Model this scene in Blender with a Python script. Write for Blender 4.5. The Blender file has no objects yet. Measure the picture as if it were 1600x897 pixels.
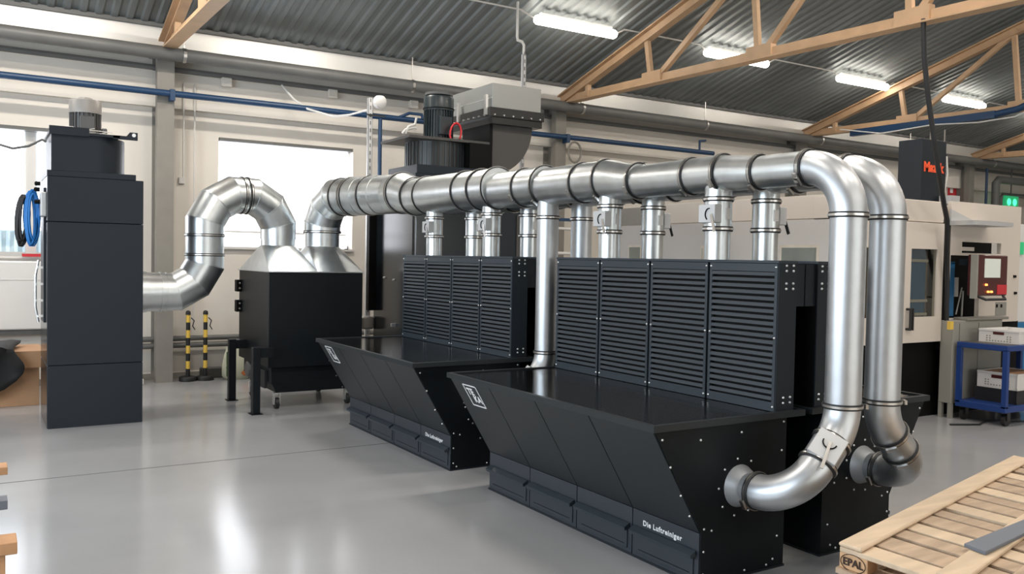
import bpy, bmesh, math, random
from mathutils import Vector, Matrix
random.seed(4)
sc = bpy.context.scene
COL = sc.collection
PI = math.pi
# ------------------------------------------------------------------ camera
FPX = 1353.92
YAW, PIT, ROL = math.radians(31.92466), math.radians(-1.86736), math.radians(1.07911)
CAM = Vector((0, 0, 1.7))
_f = Vector((math.sin(YAW)*math.cos(PIT), math.cos(YAW)*math.cos(PIT), math.sin(PIT)))
_r = Vector((math.cos(YAW), -math.sin(YAW), 0))
_u = _r.cross(_f)
RT = _r*math.cos(ROL) + _u*math.sin(ROL)
UP = -_r*math.sin(ROL) + _u*math.cos(ROL)
cd = bpy.data.cameras.new('camera'); cam = bpy.data.objects.new('camera', cd); COL.objects.link(cam)
cd.sensor_width = 36; cd.lens = 36*FPX/1600; cd.clip_start = 0.05; cd.clip_end = 200
cam.matrix_world = Matrix(((RT.x, UP.x, -_f.x, CAM.x), (RT.y, UP.y, -_f.y, CAM.y), (RT.z, UP.z, -_f.z, CAM.z), (0, 0, 0, 1)))
sc.camera = cam
# ------------------------------------------------------------------ world and lights
w = bpy.data.worlds.new('world'); sc.world = w; w.use_nodes = True
w.node_tree.nodes['Background'].inputs[0].default_value = (0.75, 0.87, 1.0, 1)
w.node_tree.nodes['Background'].inputs[1].default_value = 1.0
sc.view_settings.view_transform = 'Standard'; sc.view_settings.look = 'None'
sc.view_settings.gamma = 1; sc.view_settings.use_curve_mapping = False
sc.view_settings.exposure = 0.36

def area(name, loc, size, power, color, rot):
    l = bpy.data.lights.new(name, 'AREA'); l.shape = 'RECTANGLE'; l.size, l.size_y = size
    l.energy = power; l.color = color
    o = bpy.data.objects.new(name, l); COL.objects.link(o); o.location = loc; o.rotation_euler = rot
    return o
WARM = (1.0, 0.93, 0.84); COOL = (0.86, 0.93, 1.0)
def roof_z(y):
    return 4.60 + 0.285*(11.95 - abs(y)) if y >= 0 else 4.60 + 0.285*(11.95 + y)
# tube lights of the rows that hang outside the frame
for j, yy in enumerate((5.0, 0.0, -5.0)):
    for i in range(6):
        area('ceiling_tube_light', (0.5 + 3.9*i + 0.8*j, yy, roof_z(yy) - 0.2), (1.45, 0.14), 95 if i < 3 else 60, WARM, (0, 0, 0))
for i in range(3):      # the visible row continues to the left of the frame
    area('ceiling_tube_light', (4.0 - 3.25*i, 10.02, roof_z(10.02) - 0.18), (1.45, 0.14), 60, WARM, (0, 0, 0))
# window bands of the walls behind and left of the camera
area('window_light_front', (6, -11.7, 2.6), (16, 1.7), 520, COOL, (PI/2, 0, PI))
area('window_light_left', (-4.6, 4.0, 2.5), (9, 1.7), 420, (0.74, 0.87, 1.0), (PI/2, 0, -PI/2))

# ------------------------------------------------------------------ pixel to world helpers
def ray(x, y): return _f + RT*((x-800)/FPX) - UP*((y-448.5)/FPX)
def onx(x, y, X): d = ray(x, y); return CAM + d*(X/d.x)
def ony(x, y, Y): d = ray(x, y); return CAM + d*(Y/d.y)
def onz(x, y, Z): d = ray(x, y); return CAM + d*((Z-CAM.z)/d.z)

# ------------------------------------------------------------------ materials
def mat(name, col, rough=0.5, metal=0.0, spec=0.5, noise=0.0, nscale=5.0, bump=0.0, bscale=60.0, emit=None, estr=0.0, stretch=None, rvar=0.0, coat=0.0):
    m = bpy.data.materials.new(name); m.use_nodes = True
    nt = m.node_tree; b = nt.nodes['Principled BSDF']
    b.inputs['Base Color'].default_value = (*col, 1); b.inputs['Roughness'].default_value = rough
    b.inputs['Metallic'].default_value = metal; b.inputs['Specular IOR Level'].default_value = spec
    if coat: b.inputs['Coat Weight'].default_value = coat
    if emit: b.inputs['Emission Color'].default_value = (*emit, 1); b.inputs['Emission Strength'].default_value = estr
    if noise or bump or rvar:
        tc = nt.nodes.new('ShaderNodeTexCoord'); mp = nt.nodes.new('ShaderNodeMapping')
        nt.links.new(tc.outputs['Object'], mp.inputs[0])
        if stretch: mp.inputs['Scale'].default_value = stretch
    if noise:
        n = nt.nodes.new('ShaderNodeTexNoise'); n.inputs['Scale'].default_value = nscale; n.inputs['Detail'].default_value = 5
        nt.links.new(mp.outputs[0], n.inputs['Vector'])
        r = nt.nodes.new('ShaderNodeValToRGB')
        r.color_ramp.elements[0].position = 0.3; r.color_ramp.elements[1].position = 0.7
        r.color_ramp.elements[0].color = (*[c*(1-noise) for c in col], 1)
        r.color_ramp.elements[1].color = (*[min(1, c*(1+noise)) for c in col], 1)
        nt.links.new(n.outputs[0], r.inputs[0]); nt.links.new(r.outputs[0], b.inputs['Base Color'])
    if rvar:
        n = nt.nodes.new('ShaderNodeTexNoise'); n.inputs['Scale'].default_value = nscale; n.inputs['Detail'].default_value = 3
        nt.links.new(mp.outputs[0], n.inputs['Vector'])
        mr = nt.nodes.new('ShaderNodeMapRange'); mr.inputs[3].default_value = max(0, rough-rvar); mr.inputs[4].default_value = rough+rvar
        nt.links.new(n.outputs[0], mr.inputs[0]); nt.links.new(mr.outputs[0], b.inputs['Roughness'])
    if bump:
        n = nt.nodes.new('ShaderNodeTexNoise'); n.inputs['Scale'].default_value = bscale; n.inputs['Detail'].default_value = 4
        nt.links.new(mp.outputs[0], n.inputs['Vector'])
        bp = nt.nodes.new('ShaderNodeBump'); bp.inputs['Strength'].default_value = bump; bp.inputs['Distance'].default_value = 0.01
        nt.links.new(n.outputs[0], bp.inputs['Height']); nt.links.new(bp.outputs[0], b.inputs['Normal'])
    return m
M = {}
M['anthracite'] = mat('anthracite', (0.012, 0.017, 0.023), 0.42, spec=0.35)
M['anthracite_dark'] = mat('anthracite_dark', (0.0055, 0.0075, 0.0095), 0.40, spec=0.22)
M['anthracite_panel'] = mat('anthracite_panel', (0.019, 0.023, 0.026), 0.40, spec=0.35)
M['kick'] = mat('kick_paint', (0.030, 0.037, 0.047), 0.38, spec=0.45)
M['tower_paint'] = mat('tower_paint', (0.011, 0.016, 0.023), 0.42, spec=0.28)
M['tower_gloss'] = mat('tower_gloss', (0.012, 0.016, 0.020), 0.17, spec=0.55)
M['slat'] = mat('slat', (0.026, 0.036, 0.046), 0.42, spec=0.45)
M['black'] = mat('black', (0.003, 0.003, 0.003), 0.6, spec=0.15)
M['rubber'] = mat('rubber', (0.012, 0.012, 0.013), 0.55)
M['galv'] = mat('galvanised_sheet', (0.66, 0.69, 0.70), 0.34, metal=1, noise=0.07, nscale=9, rvar=0.05)
M['steel'] = mat('pressed_steel', (0.57, 0.59, 0.61), 0.42, metal=1, noise=0.04, nscale=14, rvar=0.04)
M['collar'] = mat('collar_paint', (0.36, 0.37, 0.38), 0.5, metal=0.5)
M['band'] = mat('clamp_band', (0.62, 0.60, 0.57), 0.28, metal=1)
M['plate'] = mat('gate_plate', (0.55, 0.55, 0.55), 0.5, metal=0.35)
M['eave'] = mat('eave_sheet', (0.70, 0.69, 0.66), 0.42, metal=0.5)
M['bolt'] = mat('bolt', (0.75, 0.75, 0.74), 0.35, metal=0.9)
M['wall'] = mat('wall_plaster', (0.70, 0.655, 0.59), 0.85, noise=0.04, nscale=1.2, bump=0.08, bscale=30)
M['wall_low'] = mat('wall_dado', (0.58, 0.55, 0.50), 0.7, noise=0.05, nscale=2)
M['white'] = mat('white_lacquer', (0.70, 0.69, 0.67), 0.45)
M['column'] = mat('column_paint', (0.23, 0.215, 0.19), 0.6, noise=0.08, nscale=3)
M['pipe_grey'] = mat('pipe_grey', (0.13, 0.13, 0.125), 0.45, noise=0.1, nscale=3)
M['pipe_blue'] = mat('pipe_blue', (0.012, 0.045, 0.11), 0.4)
M['orange'] = mat('truss_paint', (0.50, 0.325, 0.19), 0.55, noise=0.10, nscale=4)
M['roof'] = mat('corrugated_roof', (0.175, 0.19, 0.19), 0.5, metal=0.2, noise=0.16, nscale=0.9, rvar=0.06, stretch=(1.6, 0.35, 1))
M['lamp'] = mat('tube_lamp', (1, 1, 1), 0.4, emit=(1.0, 0.93, 0.83), estr=14)
M['blind'] = mat('window_blind', (0.85, 0.86, 0.9), 0.8, emit=(0.90, 0.93, 1.0), estr=3.2)  # emission stands in for daylight coming through the blind
M['frame'] = mat('window_frame', (0.62, 0.60, 0.57), 0.5)
M['wood'] = mat('pallet_wood', (0.44, 0.32, 0.22), 0.75, noise=0.22, nscale=3.0, bump=0.25, bscale=12, stretch=(1.0, 6, 6))
M['wood_light'] = mat('pallet_wood_light', (0.60, 0.46, 0.32), 0.72, noise=0.14, nscale=2.5, bump=0.2, bscale=12, stretch=(1.0, 7, 7))
M['wood_block'] = mat('pallet_block', (0.60, 0.37, 0.20), 0.75, noise=0.15, nscale=8)
M['wood_orange'] = mat('pallet_wood_orange', (0.55, 0.30, 0.15), 0.75, noise=0.2, nscale=6)
M['ink'] = mat('stamp_ink', (0.035, 0.018, 0.012), 0.7)
M['letter'] = mat('white_print', (0.8, 0.8, 0.8), 0.5)
M['red_letter'] = mat('red_print', (0.85, 0.10, 0.03), 0.5)
M['yellow'] = mat('yellow_paint', (0.75, 0.50, 0.08), 0.5)
M['motor_grey'] = mat('motor_grey', (0.10, 0.10, 0.10), 0.45)
M['motor_light'] = mat('motor_cowl', (0.33, 0.31, 0.29), 0.5, metal=0.3)
M['motor_dark'] = mat('motor_dark', (0.022, 0.032, 0.036), 0.35)
M['dark_metal'] = mat('dark_metal', (0.04, 0.04, 0.04), 0.3, metal=0.5)
M['duct_grey'] = mat('duct_grey', (0.055, 0.052, 0.048), 0.45)
M['silencer'] = mat('silencer_sheet', (0.35, 0.36, 0.35), 0.35, metal=0.6)
M['cnc'] = mat('cnc_beige', (0.66, 0.59, 0.52), 0.4, noise=0.02, nscale=1)
M['cnc_grey'] = mat('cnc_grey', (0.56, 0.54, 0.52), 0.4)
M['cabinet_grey'] = mat('cabinet_grey', (0.29, 0.28, 0.25), 0.5)
M['cnc_window'] = mat('cnc_window', (0.62, 0.56, 0.48), 0.3, noise=0.2, nscale=3)
M['blue'] = mat('trolley_blue', (0.012, 0.045, 0.20), 0.4)
M['blue_fixture'] = mat('fixture_blue', (0.02, 0.16, 0.36), 0.45)
M['crate_white'] = mat('crate_white', (0.70, 0.68, 0.66), 0.5)
M['crate_black'] = mat('crate_black', (0.015, 0.015, 0.017), 0.45)
M['cardboard'] = mat('cardboard', (0.42, 0.24, 0.13), 0.85, noise=0.06, nscale=5)
M['cloth'] = mat('black_cloth', (0.008, 0.008, 0.009), 0.75)
M['cable_blue'] = mat('cable_blue', (0.01, 0.16, 0.48), 0.45)
M['red'] = mat('red_cable', (0.65, 0.02, 0.03), 0.5)
M['screen'] = mat('control_screen', (0.45, 0.47, 0.42), 0.35, emit=(0.55, 0.57, 0.50), estr=0.35)
M['panel_red'] = mat('panel_dark_red', (0.07, 0.012, 0.012), 0.3)
M['indicator'] = mat('indicator_orange', (0.9, 0.2, 0.05), 0.4, emit=(1, 0.25, 0.06), estr=2.5)
M['green'] = mat('exit_green', (0.05, 0.7, 0.25), 0.4, emit=(0.05, 0.9, 0.3), estr=2.0)
M['green_dark'] = mat('exit_green_body', (0.02, 0.3, 0.12), 0.4, emit=(0.02, 0.4, 0.15), estr=0.5)
M['sign_red'] = mat('sign_red', (0.55, 0.03, 0.04), 0.5)
M['bag'] = mat('bag_print', (0.55, 0.55, 0.42), 0.6)
M['bag_green'] = mat('bag_green', (0.06, 0.12, 0.04), 0.6)
M['bag_orange'] = mat('bag_orange', (0.5, 0.16, 0.05), 0.6)
M['grey_board'] = mat('grey_board', (0.135, 0.15, 0.18), 0.55)
M['sealant'] = mat('joint_sealant', (0.10, 0.10, 0.105), 0.6)
M['fence'] = mat('fence_white', (0.75, 0.78, 0.8), 0.6)
M['grass'] = mat('yard_ground', (0.25, 0.30, 0.30), 0.9)
# floor: polished screed, large soft tone variation
def floor_mat():
    m = mat('polished_floor', (0.32, 0.322, 0.33), 0.165, noise=0.07, nscale=0.9, rvar=0.05)
    return m
M['floor'] = floor_mat()
# glass pane
def glass_mat(name, tint, mixf):
    m = bpy.data.materials.new(name); m.use_nodes = True; nt = m.node_tree; nt.nodes.clear()
    o = nt.nodes.new('ShaderNodeOutputMaterial'); g = nt.nodes.new('ShaderNodeBsdfGlossy'); t = nt.nodes.new('ShaderNodeBsdfTransparent'); x = nt.nodes.new('ShaderNodeMixShader')
    g.inputs['Roughness'].default_value = 0.05; t.inputs[0].default_value = (*tint, 1); x.inputs[0].default_value = mixf
    nt.links.new(t.outputs[0], x.inputs[1]); nt.links.new(g.outputs[0], x.inputs[2]); nt.links.new(x.outputs[0], o.inputs[0])
    return m
M['glass'] = glass_mat('window_glass', (0.9, 0.95, 0.95), 0.08)
M['glass_dark'] = glass_mat('machine_glass', (0.8, 0.8, 0.76), 0.12)
# ribbed black grating on the tables
def grate_mat():
    m = mat('ribbed_grating', (0.006, 0.006, 0.007), 0.10, spec=0.55)
    nt = m.node_tree; b = nt.nodes['Principled BSDF']
    tc = nt.nodes.new('ShaderNodeTexCoord'); wv = nt.nodes.new('ShaderNodeTexWave'); wv.bands_direction = 'Y'
    wv.inputs['Scale'].default_value = 9; wv.inputs['Distortion'].default_value = 0.3
    nt.links.new(tc.outputs['Object'], wv.inputs['Vector'])
    bp = nt.nodes.new('ShaderNodeBump'); bp.inputs['Strength'].default_value = 0.12; bp.inputs['Distance'].default_value = 0.004
    nt.links.new(wv.outputs['Fac'], bp.inputs['Height']); nt.links.new(bp.outputs[0], b.inputs['Normal'])
    return m
M['grate'] = grate_mat()

# ------------------------------------------------------------------ mesh builder
def origin_of(p):
    v = Vector((0, 0, 0))
    while p is not None:
        v += p.location; p = p.parent
    return v
class MB:
    def __init__(s): s.v = []; s.f = []; s.mi = []; s.cur = 0
    def add(s, vs, fs):
        n = len(s.v); s.v += [tuple(v) for v in vs]; s.f += [tuple(i+n for i in f) for f in fs]; s.mi += [s.cur]*len(fs); return s
    def box(s, x0, x1, y0, y1, z0, z1):
        return s.add([(x, y, z) for x in (x0, x1) for y in (y0, y1) for z in (z0, z1)],
                     [(0, 1, 3, 2), (4, 6, 7, 5), (0, 4, 5, 1), (2, 3, 7, 6), (0, 2, 6, 4), (1, 5, 7, 3)])
    def bar(s, a, b, wd, h, up=(0, 0, 1)):
        a, b = Vector(a), Vector(b); d = (b-a).normalized(); u = Vector(up)
        sd = d.cross(u)
        if sd.length < 1e-4: sd = d.cross(Vector((1, 0, 0)))
        sd.normalize(); u = sd.cross(d)
        vs = [p + sd*(i*wd/2) + u*(j*h/2) for p in (a, b) for i in (-1, 1) for j in (-1, 1)]
        return s.add(vs, [(0, 1, 3, 2), (4, 6, 7, 5), (0, 4, 5, 1), (2, 3, 7, 6), (0, 2, 6, 4), (1, 5, 7, 3)])
    def rings(s, rings, cap=True, closed=True):
        n = len(rings[0]); vs = [p for r in rings for p in r]; fs = []
        for i in range(len(rings)-1):
            for k in range(n):
                k2 = (k+1) % n
                fs.append((i*n+k, i*n+k2, (i+1)*n+k2, (i+1)*n+k))
        if cap:
            fs.append(tuple(reversed(range(n)))); fs.append(tuple((len(rings)-1)*n+k for k in range(n)))
        return s.add(vs, fs)
    def sweep(s, pts, r, n=28, cap=True, mitre=False):
        pts = [Vector(p) for p in pts]; rs = r if isinstance(r, (list, tuple)) else [r]*len(pts)
        d0 = (pts[1]-pts[0]).normalized(); ref = Vector((0, 0, 1)) if abs(d0.z) < 0.9 else Vector((1, 0, 0))
        e1 = d0.cross(ref).normalized(); e2 = d0.cross(e1)
        out = []; a = d0
        for i, p in enumerate(pts):
            b = (pts[i+1]-p).normalized() if i < len(pts)-1 else a
            t = (a+b).normalized()
            ring = []
            for k in range(n):
                an = 2*PI*k/n; o = (e1*math.cos(an)+e2*math.sin(an))*rs[i]
                ring.append(p + o - a*(o.dot(t)/a.dot(t)))
            out.append(ring)
            q = a.rotation_difference(b); e1 = q @ e1; e2 = q @ e2; a = b
        if mitre:
            for i in range(len(out)-1): s.rings([out[i], out[i+1]], False)
            return s
        return s.rings(out, cap)
    def lathe(s, p, d, prof, n=28, cap=True):
        p = Vector(p); d = Vector(d).normalized(); ref = Vector((0, 0, 1)) if abs(d.z) < 0.9 else Vector((1, 0, 0))
        e1 = d.cross(ref).normalized(); e2 = d.cross(e1)
        return s.rings([[p + d*t + (e1*math.cos(2*PI*k/n)+e2*math.sin(2*PI*k/n))*r for k in range(n)] for t, r in prof], cap)
    def prism(s, poly, a0, a1, axis='y'):
        def P(u, v, a): return {'y': (u, a, v), 'x': (a, u, v), 'z': (u, v, a)}[axis]
        return s.rings([[P(u, v, a0) for u, v in poly], [P(u, v, a1) for u, v in poly]])
    def build(s, name, m, parent=None, smooth=None, bevel=0, loc=None):
        me = bpy.data.meshes.new(name)
        if loc is not None: og = Vector(loc)
        else: og = Vector((0, 0, 0))
        base = origin_of(parent)
        me.from_pydata([tuple(Vector(v)-base-og) for v in s.v], [], s.f); me.validate()
        for mm in (m if isinstance(m, (list, tuple)) else [m]): me.materials.append(M[mm])
        if any(s.mi):
            for p, i in zip(me.polygons, s.mi): p.material_index = i
        bm = bmesh.new(); bm.from_mesh(me); bmesh.ops.recalc_face_normals(bm, faces=bm.faces)
        if bevel: bmesh.ops.bevel(bm, geom=[e for e in bm.edges if e.is_manifold and e.calc_face_angle() > 0.6], offset=bevel, segments=1, affect='EDGES')
        bm.to_mesh(me); bm.free()
        if smooth:
            me.polygons.foreach_set('use_smooth', [True]*len(me.polygons)); me.set_sharp_from_angle(angle=math.radians(smooth))
        o = bpy.data.objects.new(name, me); COL.objects.link(o)
        if parent: o.parent = parent
        o.location = og
        return o
def tag(o, label, cat, group=None, kind=None):
    o['label'] = label; o['category'] = cat
    if group: o['group'] = group
    if kind: o['kind'] = kind
    return o
def thing(name, label, cat, loc=(0, 0, 0), group=None):
    o = bpy.data.objects.new(name, None); o.empty_display_size = 0.1; COL.objects.link(o); o.location = loc
    return tag(o, label, cat, group)
def struct(o): o['kind'] = 'structure'; return o
def stuff(o): o['kind'] = 'stuff'; return o
def copy_tree(o, parent=None):
    c = o.copy(); COL.objects.link(c); c.parent = parent
    for ch in list(o.children): copy_tree(ch, c)
    return c
def text(name, body, size, m, parent, origin, xdir, ydir, extrude=0.001, align='CENTER', bold=0.0, spacing=1.0):
    cu = bpy.data.curves.new(name, 'FONT'); cu.body = body; cu.size = size; cu.extrude = extrude; cu.align_x = align; cu.align_y = 'CENTER'
    cu.offset = bold; cu.space_character = spacing; cu.resolution_u = 3
    t = bpy.data.objects.new('tmp', cu); COL.objects.link(t)
    dg = bpy.context.evaluated_depsgraph_get(); me = bpy.data.meshes.new_from_object(t.evaluated_get(dg))
    bpy.data.objects.remove(t)
    X = Vector(xdir).normalized(); Y = Vector(ydir).normalized(); Z = X.cross(Y).normalized(); Y = Z.cross(X)
    T = Matrix(((X.x, Y.x, Z.x), (X.y, Y.y, Z.y), (X.z, Y.z, Z.z))).to_4x4(); T.translation = Vector(origin) - origin_of(parent)
    me.transform(T); me.materials.clear(); me.materials.append(M[m])
    o = bpy.data.objects.new(name, me); COL.objects.link(o); o.parent = parent
    return o

# ================================================================== SETTING
YW = 12.3                      # inner face of the back wall
XL, XR, YF = -5.0, 27.0, -12.0
fl = struct(MB().box(XL-.1, XR+.1, YF-.1, YW+.1, -0.1, 0).build('floor', 'floor'))
stuff(MB().box(XL, 3.30, 7.235, 7.247, -0.002, 0.0015).build('expansion_joint', 'sealant', fl))
# back wall with two window openings
W1 = (-1.25, ony(76, 300, YW).x+0.15, ony(30, 400, YW).z, ony(20, 196, YW).z)
W2 = (ony(341, 300, YW).x, ony(551, 300, YW).x, ony(450, 388, YW).z, ony(450, 224, YW).z)
def wall_holes(name, x0, x1, z0, z1, holes, y0, y1, m):
    xs = sorted({x0, x1, *[h[0] for h in holes], *[h[1] for h in holes]}); b = MB()
    for a, c in zip(xs[:-1], xs[1:]):
        mid = (a+c)/2; zc = z0
        for h in sorted([h for h in holes if h[0] < mid < h[1]], key=lambda h: h[2]):
            b.box(a, c, y0, y1, zc, h[2]); zc = h[3]
        b.box(a, c, y0, y1, zc, z1)
    return b.build(name, m)
wb = struct(wall_holes('wall_back', XL, XR, 0, 4.6, [W1, W2], YW, YW+0.3, 'wall'))
zb0, zb1 = ony(230, 165, YW-.1).z, ony(240, 108, YW-.1).z
struct(MB().box(XL, XR, YW-0.11, YW, zb0, zb1-0.02).build('ring_beam', 'wall', wb))
struct(MB().box(XL-.2, XL, YF, YW, 0, 8.3).build('wall_left', 'wall'))
struct(MB().box(XR, XR+.2, YF, YW, 0, 8.3).build('wall_right', 'wall'))
struct(MB().box(XL, XR, YF-.2, YF, 0, 4.7).build('wall_front', 'wall'))
struct(MB().box(XL, XR, YW-0.03, YW-0.001, 0, 0.08).build('baseboard_back', 'column'))

def window(idx, Wd, blind_z0, mull):
    x0, x1, z0, z1 = Wd; yf = YW+0.16
    root = bpy.data.objects.new('window_%d' % idx, None); COL.objects.link(root); root.location = ((x0+x1)/2, yf, z0); struct(root)
    b = MB(); t = 0.05
    b.box(x0, x0+t, yf, yf+.06, z0, z1).box(x1-t, x1, yf, yf+.06, z0, z1).box(x0, x1, yf, yf+.06, z0, z0+t).box(x0, x1, yf, yf+.06, z1-t, z1)
    for q in mull: b.box(q-.06, q+.06, yf-.02, yf+.06, z0, z1)
    b.build('window_frame', 'frame', root)
    MB().box(x0+t, x1-t, yf+.025, yf+.03, z0+t, z1-t).build('pane', 'glass', root)
    MB().box(x0+.01, x1-.01, YW-.01, yf-0.02, z1-.045, z1-.005).build('blind_rail', 'pipe_grey', root)
    xs = [x0+.03] + [q for q in mull] + [x1-.03]
    for a, c in zip(xs[:-1], xs[1:]):
        bl = MB().box(a+.07 if a in mull else a, c-.07 if c in mull else c, yf-.03, yf-.027, blind_z0, z1-.03).build('roller_blind', 'blind', root)
    MB().box(x0-.02, x1+.02, YW-.05, yf+.0, z0-.03, z0).build('window_sill', 'frame', root)
    return root
window(1, W1, ony(20, 359, YW).z, [ony(48, 300, YW+.15).x])
w2_ = window(2, W2, ony(450, 384, YW).z-0.02, [])
zh_ = ony(370, 362, YW+.12).z
MB().box(W2[0]+.05, W2[1]-.05, YW+.122, YW+.127, zh_-.012, zh_+.012).build('sash_silhouette', 'frame', w2_)  # added bar imitates the sash silhouette showing through the backlit blind
# yard behind window 1: ground and picket fence
yg = MB().box(-8, 6, YW+0.4, YW+9, -.3, -.25).build('yard', 'grass'); struct(yg)
fn = thing('picket_fence', 'white picket fence outside, seen through the left window under the blind', 'fence', (0, 15.5, -.25))
for i in range(34): MB().box(-1.6+i*.11, -1.6+i*.11+.06, 15.5, 15.52, -.25, 1.98).build('picket', 'fence', fn)
MB().box(-1.7, 2.3, 15.52, 15.55, 1.2, 1.3).build('fence_rail', 'fence', fn)

# roof: corrugated sheets
ce = bpy.data.objects.new('ceiling', None); COL.objects.link(ce); ce.location = (0, 0, 4.6); struct(ce)
PITCH, NR = 0.175, 6
def sheet_mesh(y0, y1, zoff):
    prof = []
    for i in range(NR):
        x = i*PITCH
        prof += [(x, 0), (x+.06, 0), (x+.085, .024), (x+.15, .024)]
    prof.append((NR*PITCH+.0, 0)); prof.append((NR*PITCH+.045, 0))
    vs = []; fs = []
    for y in (y0, y1):
        for x, z in prof: vs.append((x, y, roof_z(y)+z+zoff-4.6))
    n = len(prof)
    for i in range(n-1): fs.append((i, i+1, n+i+1, n+i))
    me = bpy.data.meshes.new('roof_sheet'); me.from_pydata(vs, [], fs); me.materials.append(M['roof']); return me
meshes = [sheet_mesh(6.2, 12.0, 0), sheet_mesh(0, 6.4, 0.006), sheet_mesh(YF-.1, 0, 0)]
for me in meshes:
    for i in range(31):
        o = bpy.data.objects.new('roof_sheet', me); COL.objects.link(o); o.parent = ce; o.location = (XL+i*NR*PITCH, 0, 0.002*(i % 2))
struct(MB().box(XL, XR, 11.89, 11.95, roof_z(11.9)-.035, roof_z(11.9)+.02).build('trim_1', 'pipe_grey'))
# light sheet-metal band between eave trim and wall
struct(MB().box(XL, XR, 11.93, 11.95, 4.27, 4.62).box(XL, XR, 11.95, YW, 4.272, 4.29).build('trim_2', 'eave'))

# columns
COLX = [2.12, 8.34, 14.38, 20.4]
for X in COLX:
    b = MB(); w2 = 0.105
    b.box(X-w2, X+w2, 11.93, 11.945, 0, 4.26).box(X-w2, X+w2, YW-.015, YW, 0, 4.26).box(X-.01, X+.01, 11.945, YW-.015, 0, 4.26)
    b.box(X-w2-.0, X-w2+.012, 11.945, 12.06, 0, 4.26)
    b.box(X-.15, X+.15, 11.9, YW, 4.24, 4.27)
    tag(b.build('steel_column', 'column', bevel=0, loc=(X, 12.1, 0)), {0: 'grey steel column between the tower cabinet and the blinded window', 1: 'grey steel column above the long duct, carrying the middle truss', 2: 'grey steel column behind the duct elbow, under the second orange truss', 3: 'grey steel column on the far right behind the beige machine'}[COLX.index(X)], 'column', 'steel columns along the back wall')

# trusses
TL = ['orange roof truss at the far left, its foot on the column by the tower', 'large orange roof truss crossing the middle of the ceiling', 'orange roof truss with a blue rail hung along its lower chord', 'farthest orange roof truss at the right edge']
for k, X in enumerate(COLX):
    t = thing('roof_truss', TL[k], 'roof truss', (X, 11.9, 4.27), 'orange roof trusses')
    zt = lambda y: 4.36 + 0.29*(11.95-y)
    zc = 4.31
    b = MB(); yA, yB = 11.98, 0.0
    b.bar((X, yA, zt(yA)+.045), (X, yB, zt(yB)+.045), .19, .02); b.bar((X, yA, zt(yA)-.02), (X, yB, zt(yB)-.02), .05, .12)
    b.bar((X, yA, zt(yA)-.085), (X, yB, zt(yB)-.085), .12, .015)
    b.build('top_chord', 'orange', t)
    b = MB(); b.bar((X, yA, zc-.02), (X, 0, zc-.16), .17, .02); b.bar((X, yA, zc+.045), (X, 0, zc-.095), .035, .11); b.bar((X, 0, zc-.16), (X, -11.9, zc-.02), .17, .02)
    b.build('bottom_chord', 'orange', t)
    nodes = [9.68, 7.67, 5.6, 3.5, 1.5]
    MB().bar((X, 11.2, zc), (X, 11.2, zt(11.2)-.03), .07, .07, (1, 0, 0)).build('web_member', 'orange', t)
    for i, yb in enumerate(nodes):
        MB().bar((X, yb, zc), (X, yb+.12, zt(yb+.12)-.03), .075, .06, (1, 0, 0)).build('web_member', 'orange', t)
        MB().bar((X, yb-.1, zc), (X, yb-1.95, zt(yb-1.95)-.03), .075, .07, (1, 0, 0)).build('web_member', 'orange', t)
        MB().box(X-.05, X+.05, yb-.24, yb+.16, zc-.015-.0117*(11.9-yb), zc+.15-.0117*(11.9-yb)).build('gusset_plate', 'orange', t)
    MB().bar((X+.06, 11.88, 4.20), (X+.06, 11.88, 4.36), .1, .1, (1, 0, 0)).build('bearing_plate', 'column', t)

# ceiling tube lights (visible row)
LL = ['longest-looking ceiling tube light, leftmost of the row', 'ceiling tube light half hidden behind the orange truss chord', 'ceiling tube light just left of the hanging black cable', 'ceiling tube light just right of the hanging black cable', 'ceiling tube light cut by the right edge of the photo']
for i in range(5):
    x0 = 6.52+3.18*i; z = roof_z(10.02)-.17; L = 1.43
    t = thing('ceiling_light', LL[i], 'ceiling light', (x0+L/2, 10.02, z), 'ceiling tube lights')
    MB().lathe((x0, 10.02, z), (1, 0, 0), [(0, .02), (.02, .05), (.05, .065), (L-.05, .065), (L-.02, .05), (L, .02)], 16).build('diffuser', 'lamp', t, smooth=50)
    MB().box(x0+.1, x0+L-.1, 9.99, 10.05, z+.06, z+.1).build('housing', 'white', t)
    MB().sweep([(x0+L, 10.02, z+.02), (x0+L+.15, 10.02, z+.10), (x0+3.1, 10.02, z+.10), (x0+3.2, 10.02, z+.03)], .012, 8).build('cable', 'frame', t)
MBc = MB().sweep([(2.0, 10.02, roof_z(10.02)-.08), (6.3, 10.02, roof_z(10.02)-.08), (6.5, 10.02, roof_z(10.02)-.15)], .012, 8)
tag(MBc.build('light_cable', 'frame', loc=(6, 10.02, 5)), 'thin grey cable feeding the leftmost ceiling tube light', 'cable')

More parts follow.
